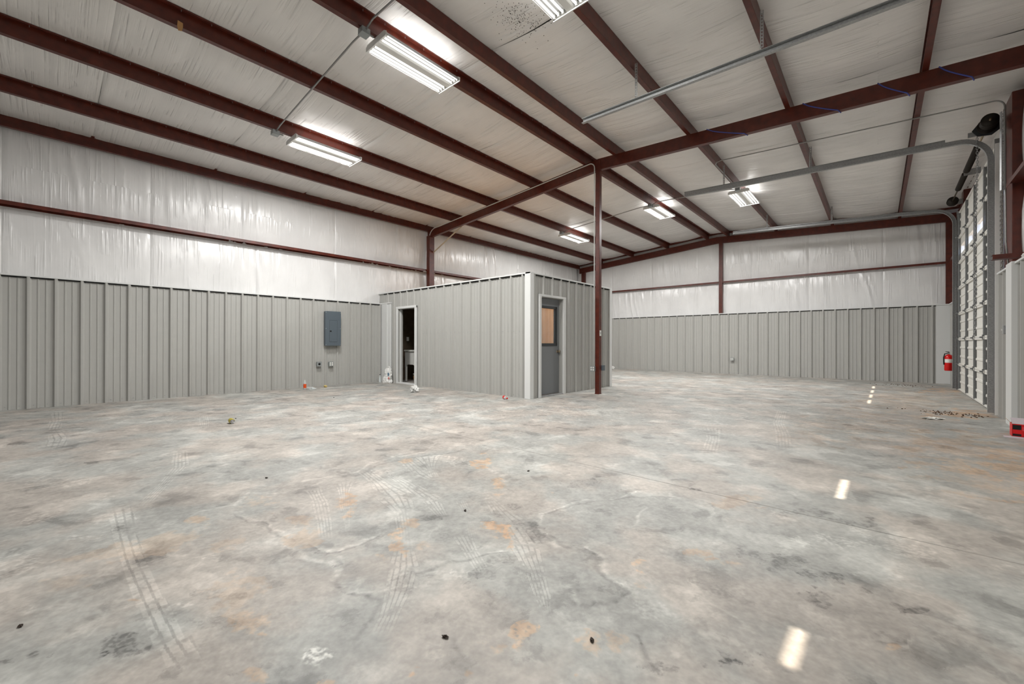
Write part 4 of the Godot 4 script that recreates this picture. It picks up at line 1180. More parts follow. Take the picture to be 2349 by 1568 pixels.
	track("galvanised door track hanging nearest the viewer under the ceiling", 10.87, -1.0, 4.53, -4.75)
	for hg in [[10.87, -2.56, "P"], [10.87, -1.02, "Q"], [6.45, -2.56, "P"], [6.45, -1.0, "Q"], [1.76, -2.55, "P"], [1.76, -0.98, "Q"]]:
		var line: String = {10.87: "the nearest ceiling track", 6.45: "the middle ceiling track", 1.76: "the farthest ceiling track"}[hg[0]]
		hanger(hg[0], hg[1], "perforated steel hanger on %s, %s one" % [line, "left" if hg[2] == "P" else "right"])
	torsion_gear()
	# perforated angle beside the near jamb
	var pa := thing("perforated_angle", "upright perforated steel angle beside the near door jamb", "angle iron", right * Transform3D(Basis(Vector3.UP, 0.4), Vector3(-0.02, 3.35, 7.05)))
	put(slotted(1.15), "angle", M.galvanised, pa)

func slotted(length: float) -> SurfaceTool:  # an angle with a row of slots in one leg
	var st := flat()
	box(st, Vector3(0, 0, -0.0025), Vector3(0.011, length, 0.0))
	box(st, Vector3(0.023, 0, -0.0025), Vector3(0.034, length, 0.0))
	var y := 0.0
	while y < length - 0.02:
		box(st, Vector3(0.011, y, -0.0025), Vector3(0.023, minf(y + 0.016, length), 0.0))
		y += 0.038
	box(st, Vector3(0.0, 0, -0.034), Vector3(0.0025, length, -0.0025))
	return st

func hanger(b: float, x: float, label: String) -> void:
	var a := x - 1.46 + 0.0125 * b
	var base_y := 4.43 + 0.035 * (-a)
	var w := right * Vector3(a, base_y, b)
	var o := put(slotted(purlin_foot(w.x) + 0.08 - base_y), "track_hanger", M.galvanised)
	o.position = w
	o.rotation.y = 0.25
	tag(o, label, "hanger", "door track hangers")

func sweep(st: SurfaceTool, path: Array, profile: Array, across: Vector3) -> SurfaceTool:
	var rings := []
	for i in path.size():
		var d: Vector3 = (path[mini(i + 1, path.size() - 1)] - path[maxi(i - 1, 0)]).normalized()
		var n := d.cross(across).normalized()
		rings.append(profile.map(func(p: Vector2): return path[i] + n * p.x + across * p.y))
	for i in rings.size() - 1:
		for k in profile.size():
			var m := (k + 1) % profile.size()
			quad(st, rings[i][m], rings[i][k], rings[i + 1][k], rings[i + 1][m])
	return st

func track(label: String, b: float, side: float, y_end: float, a_end: float) -> void:
	var t := thing("door_track", label, "track", right, "overhead door tracks")
	var ax := -0.05
	var path := [Vector3(ax, 0.02, b), Vector3(ax, 2.0, b)]
	path.append_array(arc(Vector3(ax - 0.38, 4.0, b), 0.38, 0.0, PI / 2, 10, Vector3.RIGHT, Vector3.UP))
	path.append(Vector3(a_end, y_end, b))
	var c := []
	for p: Vector2 in [Vector2(-0.035, 0.028), Vector2(0.035, 0.028), Vector2(0.035, -0.022), Vector2(0.03, -0.022), Vector2(0.03, 0.023), Vector2(-0.03, 0.023), Vector2(-0.03, -0.022), Vector2(-0.035, -0.022)]:
		c.append(Vector2(p.x, p.y * side))
	put(sweep(flat(), path, c, Vector3.BACK), "rail", M.galvanised, t)
	if b < 8.0:
		slabbox(t, "wall_angle", Vector3(-0.015, 0.0, b + 0.03 * side - 0.003), Vector3(0.07, 4.3, b + 0.03 * side + 0.003), M.galvanised)
		for y: float in [0.35, 1.0, 1.7, 2.35, 3.0, 3.6]:
			slabbox(t, "bracket", Vector3(-0.07, y, b + 0.034 * side - 0.004), Vector3(0.0, y + 0.06, b + 0.034 * side + 0.004), M.galvanised)
	var top := flat()   # stiffening angle along the level run
	var e0 := Vector3(-0.55, 4.42, b + 0.03 * side)
	var e1 := Vector3(a_end, y_end + 0.04, b + 0.03 * side)
	prism(top, PackedVector2Array([Vector2(0, -0.03), Vector2(0.004, -0.03), Vector2(0.004, 0.026), Vector2(0.034, 0.026), Vector2(0.034, 0.03), Vector2(0, 0.03)]), e0, e1, Vector3(0, 0, side), Vector3.UP)
	put(top, "stiffening_angle", M.galvanised, t)

func overhead_door(called: String, label: String, b0: float, starts: Array, b1: float, windows: Array, detailed: bool) -> void:
	var d := thing(called, label, "overhead door", right, "", "structure")
	var tall := 0.602
	var edges: Array = starts.duplicate()
	edges.append(b1 - 0.07)
	for s in 7:
		var y := 0.012 + s * tall
		var st := flat()
		var hole := s == 5
		if not hole:
			prism(st, section_outline(0.0, tall - 0.004), Vector3(0, y, b0), Vector3(0, y, b1), Vector3.RIGHT, Vector3.UP)
		else:
			box(st, Vector3(0.03, y, b0), Vector3(0.075, y + 0.205, b1))
			box(st, Vector3(0.03, y + 0.39, b0), Vector3(0.075, y + tall - 0.004, b1))
			var z := b0
			for c in windows:
				var ws: float = c[0]
				box(st, Vector3(0.03, y + 0.205, z), Vector3(0.075, y + 0.39, ws))
				z = ws + c[1]
			box(st, Vector3(0.03, y + 0.205, z), Vector3(0.075, y + 0.39, b1))
		var sec := put(st, "section", M.door_white, d)
		if hole:
			for c in windows:
				var ws: float = c[0]
				slabbox(sec, "window_pane", Vector3(0.06, y + 0.2, ws - 0.005), Vector3(0.064, y + 0.395, ws + c[1] + 0.005), M.glass)
		if not detailed: continue
		for r: float in [0.0, tall - 0.04]:
			slabbox(sec, "rail", Vector3(0.002, y + r, b0), Vector3(0.03, y + r + 0.034, b1), M.door_white, 0.003)
		for e: float in edges:
			var wide := 0.1
			var pr := flat()
			prism(pr, PackedVector2Array([Vector2(-0.018, 0.0), Vector2(-0.018, wide), Vector2(0.012, wide), Vector2(0.012, wide - 0.003), Vector2(-0.015, wide - 0.003), Vector2(-0.015, 0.003), Vector2(0.012, 0.003), Vector2(0.012, 0.0)]), Vector3(0.012, y + 0.02, e - 0.05), Vector3(0.012, y + tall - 0.03, e - 0.05), Vector3.RIGHT, Vector3.BACK)
			put(pr, "stile", M.stile, sec)
			if s > 0:
				var hg := flat()
				box(hg, Vector3(-0.02, y - 0.035, e - 0.03), Vector3(-0.012, y + 0.045, e + 0.03))
				box(hg, Vector3(-0.05, y - 0.012, e - 0.035), Vector3(-0.02, y + 0.014, e + 0.035), 0.004)
				put(hg, "hinge", M.stile, sec)
	var seal := flat()
	box(seal, Vector3(0.025, 0.0, b0), Vector3(0.07, 0.014, b1))
	put(seal, "bottom_seal", M.rubber, d)
	if detailed:
		slabbox(d, "jamb_seal", Vector3(-0.02, 0, b1 + 0.06), Vector3(0.03, 4.2, b1 + 0.075), M.white)
		slabbox(d, "jamb_seal", Vector3(0.0, 0, b0 - 0.06), Vector3(0.03, 4.2, b0 - 0.045), M.white)

func section_outline(y0: float, y1: float) -> PackedVector2Array:
	var out := PackedVector2Array([Vector2(0.03, y0)])
	for y: float in [0.19, 0.4]:
		for p in [Vector2(0.03, y - 0.03), Vector2(0.018, y - 0.018), Vector2(0.018, y + 0.018), Vector2(0.03, y + 0.03)]: out.append(p)
	out.append(Vector2(0.03, y1))
	out.append(Vector2(0.075, y1))
	out.append(Vector2(0.075, y0))
	return out

func torsion_gear() -> void:
	var y := 4.5
	var t := thing("torsion_spring_assembly", "dark torsion springs and shaft above the tall overhead door", "door springs", right * Transform3D(Basis.IDENTITY, Vector3(-0.1, y, 0)))
	put(tube(soft(), [Vector3(0, 0, 1.75), Vector3(0, 0, 6.85)], 0.014, 10), "shaft", M.brass, t)
	for s in [[3.0, 4.1], [4.3, 5.65]]:
		var prof := [Vector2(0.0, s[0]), Vector2(0.03, s[0])]
		var z: float = s[0]
		while z < s[1]:
			prof.append(Vector2(0.042, z + 0.008))
			prof.append(Vector2(0.05, z + 0.016))
			prof.append(Vector2(0.042, z + 0.024))
			z += 0.03
		prof.append(Vector2(0.03, s[1]))
		prof.append(Vector2(0.0, s[1]))
		put(lathe(flat(), prof, Vector3.ZERO, 12, Basis(Vector3.RIGHT, PI / 2)), "spring", M.spring, t)
	for z: float in [1.95, 6.75]:
		put(lathe(soft(), [Vector2(0, -0.06), Vector2(0.1, -0.06), Vector2(0.1, -0.045), Vector2(0.07, -0.03), Vector2(0.075, 0.03), Vector2(0.1, 0.045), Vector2(0.1, 0.06), Vector2(0, 0.06)], Vector3(0, 0, z), 20, Basis(Vector3.RIGHT, PI / 2)), "cable_drum", M.spring, t)
	for z: float in [4.2, 1.85]:
		slabbox(t, "centre_bracket", Vector3(-0.03, -0.06, z - 0.004), Vector3(0.2, 0.06, z + 0.004), M.galvanised)
	var hoist := thing("chain_hoist", "grey chain hoist head at the near end of the door shaft with hanging chain", "chain hoist", right * Transform3D(Basis.IDENTITY, Vector3(-0.1, y, 6.5)))
	var plate := PackedVector2Array([Vector2(-0.16, -0.02), Vector2(-0.1, -0.12), Vector2(0.05, -0.14), Vector2(0.15, -0.06), Vector2(0.15, 0.08), Vector2(0.08, 0.14), Vector2(-0.06, 0.12)])
	put(prism(flat(), plate, Vector3(0, 0, 0.03), Vector3(0, 0, 0.045), Vector3.RIGHT, Vector3.UP), "guard_plate", M.frame_dark, hoist)
	put(lathe(soft(), [Vector2(0, 0.05), Vector2(0.11, 0.05), Vector2(0.115, 0.065), Vector2(0.1, 0.08), Vector2(0.1, 0.09), Vector2(0.115, 0.105), Vector2(0, 0.105)], Vector3.ZERO, 22, Basis(Vector3.RIGHT, PI / 2)), "chain_wheel", M.spring, hoist)
	slabbox(hoist, "mounting_bracket", Vector3(-0.2, -0.1, 0.0), Vector3(-0.06, -0.03, 0.03), M.galvanised)
	for c in [[-0.1, -0.62, 3.3, 0.0], [0.14, 0.0, 3.0, 0.12]]:
		var st := flat()
		var yy := 0.0
		var k := 0
		while yy < c[2]:
			var f: float = yy / c[2]
			var sway := 0.012 * sin(yy * 3.0)
			var o := Vector3(c[0] + sway * 0.4, -yy, lerpf(0.0, c[1], f * 0.35) + c[3] + sway)
			var u := Vector3.RIGHT if k % 2 == 0 else Vector3.BACK
			var ring := []
			for i in 9:
				var a := TAU * i / 8.0
				ring.append(o + u * cos(a) * 0.013 + Vector3.UP * sin(a) * 0.024)
			tube(st, ring, 0.004, 4, false)
			yy += 0.036
			k += 1
		put(st, "chain", M.galvanised, hoist)

# ------------------------------------------------------------------ lamps
func build_lights() -> void:
	var proto: Node3D = null
	var spots := [[-4.81, -3.4, "near middle six-tube strip lamp under the purlin left of the ridge"], [-7.84, -3.5, "six-tube strip lamp nearest the left wall, in the near row"], [-2.585, -3.32, "six-tube strip lamp cut off by the top edge of the picture"], [-7.84, -12.1, "far six-tube strip lamp behind the free-standing post, nearest the left wall"], [-4.81, -12.0, "far six-tube strip lamp, the middle one of the far row"], [-2.585, -12.05, "far six-tube strip lamp closest to the overhead door"], [-2.585, 5.2, "added unseen strip lamp behind the viewer, for more light in the hall"]]  # the last lamp is added out of view for extra light
	for s in spots:
		var o: Node3D
		if proto == null:
			proto = make_lamp()
			o = proto
		else:
			o = proto.duplicate()
			o.name = numbered("strip_lamp")
			add_child(o)
		o.position = Vector3(s[0] - 0.02, purlin_foot(s[0]) - 0.1, s[1])
		tag(o, s[2], "lamp", "strip lamps under the purlins")

func make_lamp() -> Node3D:
	var o := thing("strip_lamp", "", "lamp")
	var l := 0.6
	var body := flat()
	prism(body, PackedVector2Array([Vector2(-0.055, 0.03), Vector2(-0.04, 0.012), Vector2(0.04, 0.012), Vector2(0.055, 0.03), Vector2(0.055, 0.085), Vector2(-0.055, 0.085)]), Vector3(0, 0, -l), Vector3(0, 0, l), Vector3.RIGHT, Vector3.UP)
	put(body, "ballast_cover", M.white, o)
	for s: float in [-1.0, 1.0]:
		var outline := PackedVector2Array()
		var shape := [Vector2(0.055, 0.03), Vector2(0.075, 0.06), Vector2(0.1, 0.066), Vector2(0.12, 0.045), Vector2(0.14, 0.066), Vector2(0.165, 0.066), Vector2(0.185, 0.045), Vector2(0.2, 0.062), Vector2(0.222, 0.05), Vector2(0.232, 0.01)]
		for p in shape: outline.append(Vector2(p.x * s, p.y))
		for i in range(shape.size() - 1, -1, -1): outline.append(Vector2(shape[i].x * s, shape[i].y + 0.004))
		put(prism(flat(), outline, Vector3(0, 0, -l), Vector3(0, 0, l), Vector3.RIGHT, Vector3.UP), "reflector", M.reflector, o)
		for x: float in [0.088, 0.15, 0.208]:
			put(tube(soft(), [Vector3(x * s, 0.026, -l + 0.03), Vector3(x * s, 0.026, l - 0.03)], 0.0125, 10), "tube", M.tube, o)
			for e: float in [-1.0, 1.0]:
				slabbox(o, "lamp_holder", Vector3(x * s - 0.012, 0.008, e * (l - 0.018) - 0.012), Vector3(x * s + 0.012, 0.06, e * (l - 0.018) + 0.012), M.white, 0.003)
		for e in 3:   # light going down
			var a := AreaLight3D.new()
			a.name = "tube_light"
			a.area_size = Vector2(0.024, 1.13)
			a.light_energy = DOWN
			a.light_color = Color(1.0, 0.995, 0.985)
			a.area_range = 40.0
			a.area_attenuation = 2.0
			a.shadow_enabled = true
			o.add_child(a, true)
			a.position = Vector3([0.088, 0.15, 0.208][e] * s, 0.012, 0)
			a.rotation.x = -PI / 2
	for e: float in [-1.0, 1.0]:
		put(prism(flat(), PackedVector2Array([Vector2(-0.24, 0.0), Vector2(0.24, 0.0), Vector2(0.24, 0.055), Vector2(0.2, 0.08), Vector2(-0.2, 0.08), Vector2(-0.24, 0.055)]), Vector3(0, 0, e * l), Vector3(0, 0, e * (l + 0.012)), Vector3.RIGHT, Vector3.UP), "end_cap", M.white, o)
	# light going up through the slots in the top of the reflectors
	for s: float in [-1.0, 1.0]:
		var u := AreaLight3D.new()
		u.name = "slot_light"
		u.area_size = Vector2(0.05, 1.0)
		u.light_energy = UP_LIGHT
		u.light_color = Color(1.0, 0.995, 0.985)
		u.area_range = 40.0
		u.area_attenuation = 2.0
		u.shadow_enabled = true
		o.add_child(u, true)
		u.position = Vector3(0.17 * s, 0.085, 0)
		u.rotation.x = PI / 2
	for z: float in [-0.5, 0.5]:
		put(box(flat(), Vector3(-0.02, 0.08, z - 0.015), Vector3(0.02, 0.1, z + 0.015)), "mounting_clip", M.galvanised, o)
	return o

# ------------------------------------------------------------------ conduit, boxes, panel
func pipe(path: Array, label: String, r := 0.011, m: Material = null) -> MeshInstance3D:
	var o := put(tube(soft(), path, r, 8), "conduit", m if m else M.conduit)
	tag(o, label, "conduit", "electrical conduits")
	return o

func junction(p: Vector3, label: String) -> void:
	var o := thing("junction_box", label, "electrical box", at(p.x, p.y, p.z), "junction boxes at the lamps")
	slabbox(o, "body", Vector3(-0.055, -0.04, -0.055), Vector3(0.055, 0.03, 0.055), M.grey_box, 0.004)
	slabbox(o, "lid", Vector3(-0.058, -0.046, -0.058), Vector3(0.058, -0.04, 0.058), M.grey_box, 0.002)
	put(tube(soft(), [Vector3(0, 0, -0.055), Vector3(0, 0, -0.13)], 0.012, 8), "nipple", M.conduit, o)

func quad_outlet(t: Transform3D, label: String, round_ := false) -> void:  # local z out of the wall
	var o := thing("outlet_box", label, "outlet", t, "surface outlet boxes")
	slabbox(o, "box_body", Vector3(-0.055, -0.055, 0), Vector3(0.055, 0.055, 0.05), M.grey_box, 0.005)
	slabbox(o, "cover_plate", Vector3(-0.058, -0.058, 0.05), Vector3(0.058, 0.058, 0.055), M.grey_box, 0.002)
	if round_:
		put(lathe(soft(), [Vector2(0, 0.062), Vector2(0.026, 0.062), Vector2(0.028, 0.054)], Vector3.ZERO, 20, Basis(Vector3.RIGHT, PI / 2)), "receptacle", M.black, o)
		return
	for x: float in [-0.026, 0.026]:
		for y: float in [-0.024, 0.024]:
			slabbox(o, "receptacle", Vector3(x - 0.017, y - 0.016, 0.054), Vector3(x + 0.017, y + 0.016, 0.06), M.plastic_white, 0.004)

func build_electrics() -> void:
	var out_left := Basis(Vector3(0, 0, -1), Vector3.UP, Vector3(1, 0, 0))
	var p := thing("breaker_panel", "slate grey breaker panel mounted on the left wainscot", "breaker panel", Transform3D(out_left, Vector3(LEFT_X, 1.01, -4.8)))
	slabbox(p, "enclosure", Vector3(-0.19, 0.005, 0), Vector3(0.19, 0.865, 0.095), M.breaker, 0.004)
	slabbox(p, "cover", Vector3(-0.2, 0, 0.095), Vector3(0.2, 0.87, 0.108), M.breaker, 0.005)
	var gap := flat()
	for b in [[-0.1, 0.1, 0.095, 0.1], [-0.1, 0.1, 0.64, 0.645], [-0.1, -0.096, 0.095, 0.645], [0.096, 0.1, 0.095, 0.645]]:
		box(gap, Vector3(b[0], b[2], 0.1), Vector3(b[1], b[3], 0.1085))
	put(gap, "door_gap", M.breaker_dark, p)
	var dr := slabbox(p, "panel_door", Vector3(-0.095, 0.101, 0.1), Vector3(0.095, 0.639, 0.112), M.breaker, 0.003)
	slabbox(dr, "latch", Vector3(-0.086, 0.35, 0.11), Vector3(-0.045, 0.385, 0.118), M.black, 0.003)
	for x: float in [-0.182, 0.182]:
		for y: float in [0.03, 0.435, 0.84]:
			slabbox(p, "screw", Vector3(x - 0.006, y - 0.006, 0.106), Vector3(x + 0.006, y + 0.006, 0.112), M.aluminium, 0.002)
	quad_outlet(Transform3D(out_left, Vector3(LEFT_X, 0.56, -4.478)), "grey box with one round black socket, below the breaker panel", true)
	quad_outlet(Transform3D(out_left, Vector3(LEFT_X, 0.55, -4.778)), "grey box with four white sockets, below the breaker panel")
	quad_outlet(Transform3D(Basis.IDENTITY, Vector3(-4.6, 0.545, FRAME_Z + 0.01)), "grey box with four white sockets on the free-standing post")
	quad_outlet(Transform3D(Basis.IDENTITY, Vector3(-3.9, 0.53, BACK_Z)), "small grey outlet box on the far wainscot")
	var out_right := right.basis * Basis(Vector3(0, 0, 1), Vector3.UP, Vector3(-1, 0, 0))
	var sw := thing("switch_box", "small galvanised switch box on the wainscot right of the overhead door", "switch", Transform3D(out_right, right * Vector3(0.0, 1.3, 7.36)))
	slabbox(sw, "box_body", Vector3(-0.05, -0.06, 0), Vector3(0.05, 0.06, 0.05), M.galvanised, 0.004)
	slabbox(sw, "toggle", Vector3(-0.006, -0.012, 0.05), Vector3(0.006, 0.012, 0.062), M.plastic_white)
	var ps := thing("wall_switch", "narrow pale switch plate high on the free-standing post", "switch", at(-4.47, 1.31, FRAME_Z - 0.045))
	slabbox(ps, "cover_plate", Vector3(0, -0.06, -0.032), Vector3(0.006, 0.06, 0.032), M.plastic_white, 0.002)
	slabbox(ps, "toggle", Vector3(0.005, -0.02, -0.008), Vector3(0.012, 0.02, 0.008), M.galvanised, 0.002)
	var db := thing("disconnect_box", "small dark grey box on the back of the free-standing post", "electrical box", at(-4.47, 0.56, FRAME_Z - 0.13))
	slabbox(db, "box_body", Vector3(-0.04, -0.055, -0.05), Vector3(0.035, 0.055, 0.035), M.breaker, 0.004)
	slabbox(db, "cover_plate", Vector3(0.035, -0.058, -0.053), Vector3(0.04, 0.058, 0.038), M.breaker, 0.002)
	# conduits along the frame: up the post, along the rafter, down the left wall column
	var fz := FRAME_Z + 0.014
	var ry := func(x: float): return purlin_foot(x) - 0.02
	var path := [Vector3(-4.585, 0.6, fz), Vector3(-4.585, 4.88, fz)]
	path.append_array(arc(Vector3(-4.705, 4.88, fz), 0.12, 0.0, PI / 2 - 0.08, 6, Vector3.RIGHT, Vector3.UP))
	path.append(Vector3(-9.9, ry.call(-9.9) - 0.0, fz))
	path.append_array(arc(Vector3(-10.1, 4.3, fz), 0.3, PI / 2 + 0.1, PI, 8, Vector3.RIGHT, Vector3.UP))
	path.append(Vector3(-10.43, 2.9, fz))
	path.append(Vector3(-10.45, 2.2, fz))
	pipe(path, "pale conduit up the free-standing post and along the rafter to the left wall", 0.012, M.trim)
	for x: float in [-7.84, -4.81, -2.585]:
		var y := purlin_foot(x) - 0.05
		var who: String = {-7.84: "nearest the left wall", -4.81: "in the middle", -2.585: "towards the overhead door"}[x]
		junction(Vector3(x, y, -2.62), "small grey junction box at the near-row lamp " + who)
		junction(Vector3(x, y, -11.3), "small grey junction box at the far-row lamp " + who)
	for z: float in [-2.62, -11.3]:
		var row := "near" if z > -5.0 else "far"
		pipe([Vector3(-7.79, purlin_foot(-7.84) - 0.04, z), Vector3(-7.6, purlin_foot(-7.6) - 0.02, z), Vector3(-5.1, purlin_foot(-5.1) - 0.02, z), Vector3(-4.86, purlin_foot(-4.86) - 0.04, z)], "dark conduit between the two left lamps of the %s row" % row, 0.012)
		pipe([Vector3(-4.76, purlin_foot(-4.81) - 0.04, z), Vector3(-4.6, purlin_foot(-4.5) - 0.02, z), Vector3(-4.3, purlin_foot(-4.3) - 0.02, z), Vector3(-2.8, purlin_foot(-2.8) - 0.02, z), Vector3(-2.64, purlin_foot(-2.64) - 0.04, z)], "dark conduit between the two right lamps of the %s row" % row, 0.012)
	var lp := [Vector3(-2.6, purlin_foot(-2.6) - 0.03, -11.2), Vector3(-2.6, purlin_foot(-2.6) - 0.03, -9.5), Vector3(-2.56, purlin_foot(-2.6) - 0.025, -9.4), Vector3(-2.46, purlin_foot(-2.5) - 0.02, -9.36), Vector3(1.2, purlin_foot(1.2) - 0.02, -9.36)]
	lp.append_array(arc(Vector3(1.28, 4.6, -9.36), 0.12, PI / 2, 0.0, 6, Vector3.RIGHT, Vector3.UP))
	lp.append(Vector3(1.4, 2.6, -9.3))
	lp.append(Vector3(1.43, 2.2, -9.3))
	pipe(lp, "long thin conduit under the ceiling bending down by the overhead door", 0.011, M.conduit)
	# blue cords looped round the right-hand rafter
	var k := 0
	for c in [[-2.3, -1.7], [-0.88, -0.45], [0.0, 0.3], [0.61, 0.9]]:
		var cz := FRAME_Z + 0.006
		var pts := [Vector3(c[0], purlin_foot(c[0]) + 0.004, cz - 0.1), Vector3(c[0], purlin_foot(c[0]) + 0.004, cz)]
		for i in 7:
			var t := i / 6.0
			var x: float = lerpf(c[0], c[1], t)
			pts.append(Vector3(x, lerpf(purlin_foot(c[0]), purlin_foot(c[1]) - 0.238, pow(t, 0.8)), cz + 0.004))
		pts.append(Vector3(c[1] + 0.03, purlin_foot(c[1]) - 0.243, cz - 0.1))
		var o := put(tube(soft(), pts, 0.008, 6), "cord_loop", M.blue_cord)
		tag(o, "blue cord looped round the right rafter, %s from the post" % ["first", "second", "third", "fourth"][k], "cord", "blue cords on the rafter")
		k += 1

# ------------------------------------------------------------------ things lying about
func crumple(seed_: int, size: Vector3, rough: float, n := 12) -> SurfaceTool:  # a crushed lump standing on y = 0
	var nz := FastNoiseLite.new()
	nz.seed = seed_
	nz.frequency = 1.6
	nz.fractal_octaves = 3
	var st := flat()
	var f := func(i: int, j: int):
		var a := PI * i / n - PI / 2
		var b := TAU * (j % (2 * n)) / (2.0 * n)
		var d := Vector3(cos(a) * cos(b), sin(a), cos(a) * sin(b))
		var r := 1.0 + rough * nz.get_noise_3dv(d * 1.4) * 1.6 + rough * nz.get_noise_3dv(d * 5.0) * 0.7
		var q := d * r * size / 2.0
		return Vector3(q.x, maxf(q.y + size.y / 2.0, 0.0), q.z)
	for i in n:
		for j in 2 * n:
			if i > 0: tri(st, f.call(i, j), f.call(i + 1, j), f.call(i, j + 1))
			if i < n - 1: tri(st, f.call(i, j + 1), f.call(i + 1, j), f.call(i + 1, j + 1))
	return st

func bottle(o: Node3D, t: Transform3D, label_mat: Material, cap_mat: Material, scale_ := 1.0) -> void:
	var holder := t
	var body := put(lathe(soft(), [Vector2(0, 0.0), Vector2(0.026, 0.0), Vector2(0.032, 0.012), Vector2(0.032, 0.05), Vector2(0.03, 0.07), Vector2(0.032, 0.09), Vector2(0.032, 0.13), Vector2(0.026, 0.16), Vector2(0.013, 0.195), Vector2(0.0125, 0.215), Vector2(0, 0.215)]), "body", M.clear, o)
	body.transform = holder
	var lb := put(lathe(soft(), [Vector2(0.0325, 0.03), Vector2(0.0335, 0.05), Vector2(0.0325, 0.07), Vector2(0.0335, 0.09), Vector2(0.0325, 0.125)]), "label_band", label_mat, o)
	lb.transform = holder
	if cap_mat:
		var cp := put(lathe(soft(), [Vector2(0, 0.208), Vector2(0.015, 0.208), Vector2(0.015, 0.226), Vector2(0, 0.228)]), "cap", cap_mat, o)
		cp.transform = holder

func build_loose_things() -> void:
	# fire extinguisher on the far side of the overhead door
	var fe := thing("fire_extinguisher", "red fire extinguisher with a white label hung beside the overhead door", "fire extinguisher", right * Transform3D(Basis.IDENTITY, Vector3(-0.12, 0.43, 1.42)))
	put(lathe(soft(), [Vector2(0, 0), Vector2(0.07, 0.0), Vector2(0.078, 0.012), Vector2(0.078, 0.33), Vector2(0.066, 0.375), Vector2(0.03, 0.4), Vector2(0.022, 0.41), Vector2(0, 0.41)], Vector3.ZERO, 24), "cylinder", M.red, fe)
	put(lathe(soft(), [Vector2(0.079, 0.2), Vector2(0.0795, 0.205), Vector2(0.0795, 0.285), Vector2(0.079, 0.29)], Vector3.ZERO, 24), "label_band", M.paper, fe)
	slabbox(fe, "valve", Vector3(-0.02, 0.4, -0.02), Vector3(0.02, 0.455, 0.02), M.galvanised, 0.004)
	put(prism(flat(), PackedVector2Array([Vector2(-0.02, 0.45), Vector2(0.09, 0.47), Vector2(0.09, 0.48), Vector2(-0.02, 0.475)]), Vector3(0, 0, -0.01), Vector3(0, 0, 0.01), Vector3(-0.7, 0, 0.7), Vector3.UP), "lever", M.black, fe)
	put(tube(soft(), [Vector3(-0.02, 0.43, 0.0), Vector3(-0.07, 0.42, 0.03), Vector3(-0.09, 0.33, 0.04), Vector3(-0.085, 0.15, 0.03)], 0.011, 8), "hose", M.rubber, fe)
	slabbox(fe, "wall_hook", Vector3(0.04, 0.32, -0.015), Vector3(0.12, 0.4, 0.015), M.galvanised)
	# drink can on its side
	var can := thing("drink_can", "gold drink can lying on its side on the open floor", "can", Transform3D(Basis(Vector3.UP, 1.5) * Basis(Vector3.RIGHT, PI / 2), Vector3(-6.55, 0.033, -1.66)))
	put(lathe(soft(), [Vector2(0.024, 0.0), Vector2(0.032, 0.012), Vector2(0.033, 0.02), Vector2(0.033, 0.1), Vector2(0.031, 0.108), Vector2(0.027, 0.116)], Vector3(0, -0.06, 0), 24), "body", M.yellow, can)
	put(lathe(soft(), [Vector2(0.027, 0.116), Vector2(0.028, 0.121), Vector2(0.026, 0.121), Vector2(0.0245, 0.116), Vector2(0, 0.116)], Vector3(0, -0.06, 0), 24), "lid", M.aluminium, can)
	put(lathe(soft(), [Vector2(0, 0.004), Vector2(0.02, 0.006), Vector2(0.024, 0.0)], Vector3(0, -0.06, 0), 24), "bottom", M.aluminium, can)
	slabbox(can, "pull_tab", Vector3(-0.008, 0.057, -0.004), Vector3(0.008, 0.06, 0.018), M.aluminium, 0.001)
	# bottles
	var sb := thing("soda_bottle", "clear drink bottle with an orange label standing by the left wall", "bottle", at(-10.02, 0, -4.0))
	bottle(sb, Transform3D.IDENTITY, M.orange, null)
	var rb := thing("soda_bottle", "empty bottle with red label and cap lying beside the grey room", "bottle", Transform3D(Basis(Vector3.UP, -0.5) * Basis(Vector3(0, 0, 1), -PI / 2), Vector3(-5.5, 0.035, -5.95)))
	bottle(rb, Transform3D.IDENTITY, M.soda_red, M.soda_red)
	var cb := thing("water_bottle", "small clear bottle with dark cap in the corner by the pale chase", "bottle", at(-10.2, 0, -6.05))
	bottle(cb, Transform3D.IDENTITY, M.clear, M.black)
	# wraps, bags, scraps
	var wr := put(crumple(5, Vector3(0.2, 0.05, 0.1), 0.6), "plastic_wrapper", M.clear)
	wr.transform = at(-9.86, 0, -4.07, 0.5)
	tag(wr, "crumpled clear wrapper beside the bottle with the orange label", "wrapper")
	var ys := put(crumple(9, Vector3(0.1, 0.05, 0.06), 0.6, 8), "food_wrapper", mat(Color(0.78, 0.7, 0.45), 0.5))
	ys.transform = at(-10.07, 0, -4.5, 0.2)
	tag(ys, "small crumpled yellow wrapper at the foot of the left wall", "wrapper")
	var bag := thing("plastic_bag", "white plastic shopping bag standing by the dark doorway", "bag", at(-9.9, 0, -6.1, 0.3))
	var bs := flat()
	var nz := FastNoiseLite.new()
	nz.seed = 77
	nz.frequency = 3.0
	var n := 18
	var sh := func(i: int, j: int):
		var v := float(i) / n
		var a := TAU * (j % 24) / 24.0
		var rx: float = lerpf(0.13, 0.075, pow(v, 1.6)) * (0.9 if i == 0 else 1.0)
		var d := Vector3(cos(a), 0, sin(a))
		var k := 1.0 + 0.55 * nz.get_noise_3d(d.x * 0.5, v * 0.7, d.z * 0.5) + 0.3 * nz.get_noise_3d(d.x * 2.0, v * 2.0, d.z * 2.0)
		return Vector3(d.x * rx * k + 0.03 * v, v * 0.4, d.z * rx * 0.7 * k)
	for i in n:
		for j in 24:
			quad(bs, sh.call(i, j + 1), sh.call(i, j), sh.call(i + 1, j), sh.call(i + 1, j + 1))
	for j in 24: tri(bs, sh.call(n, j), Vector3(0.02, 0.415, 0), sh.call(n, j + 1))
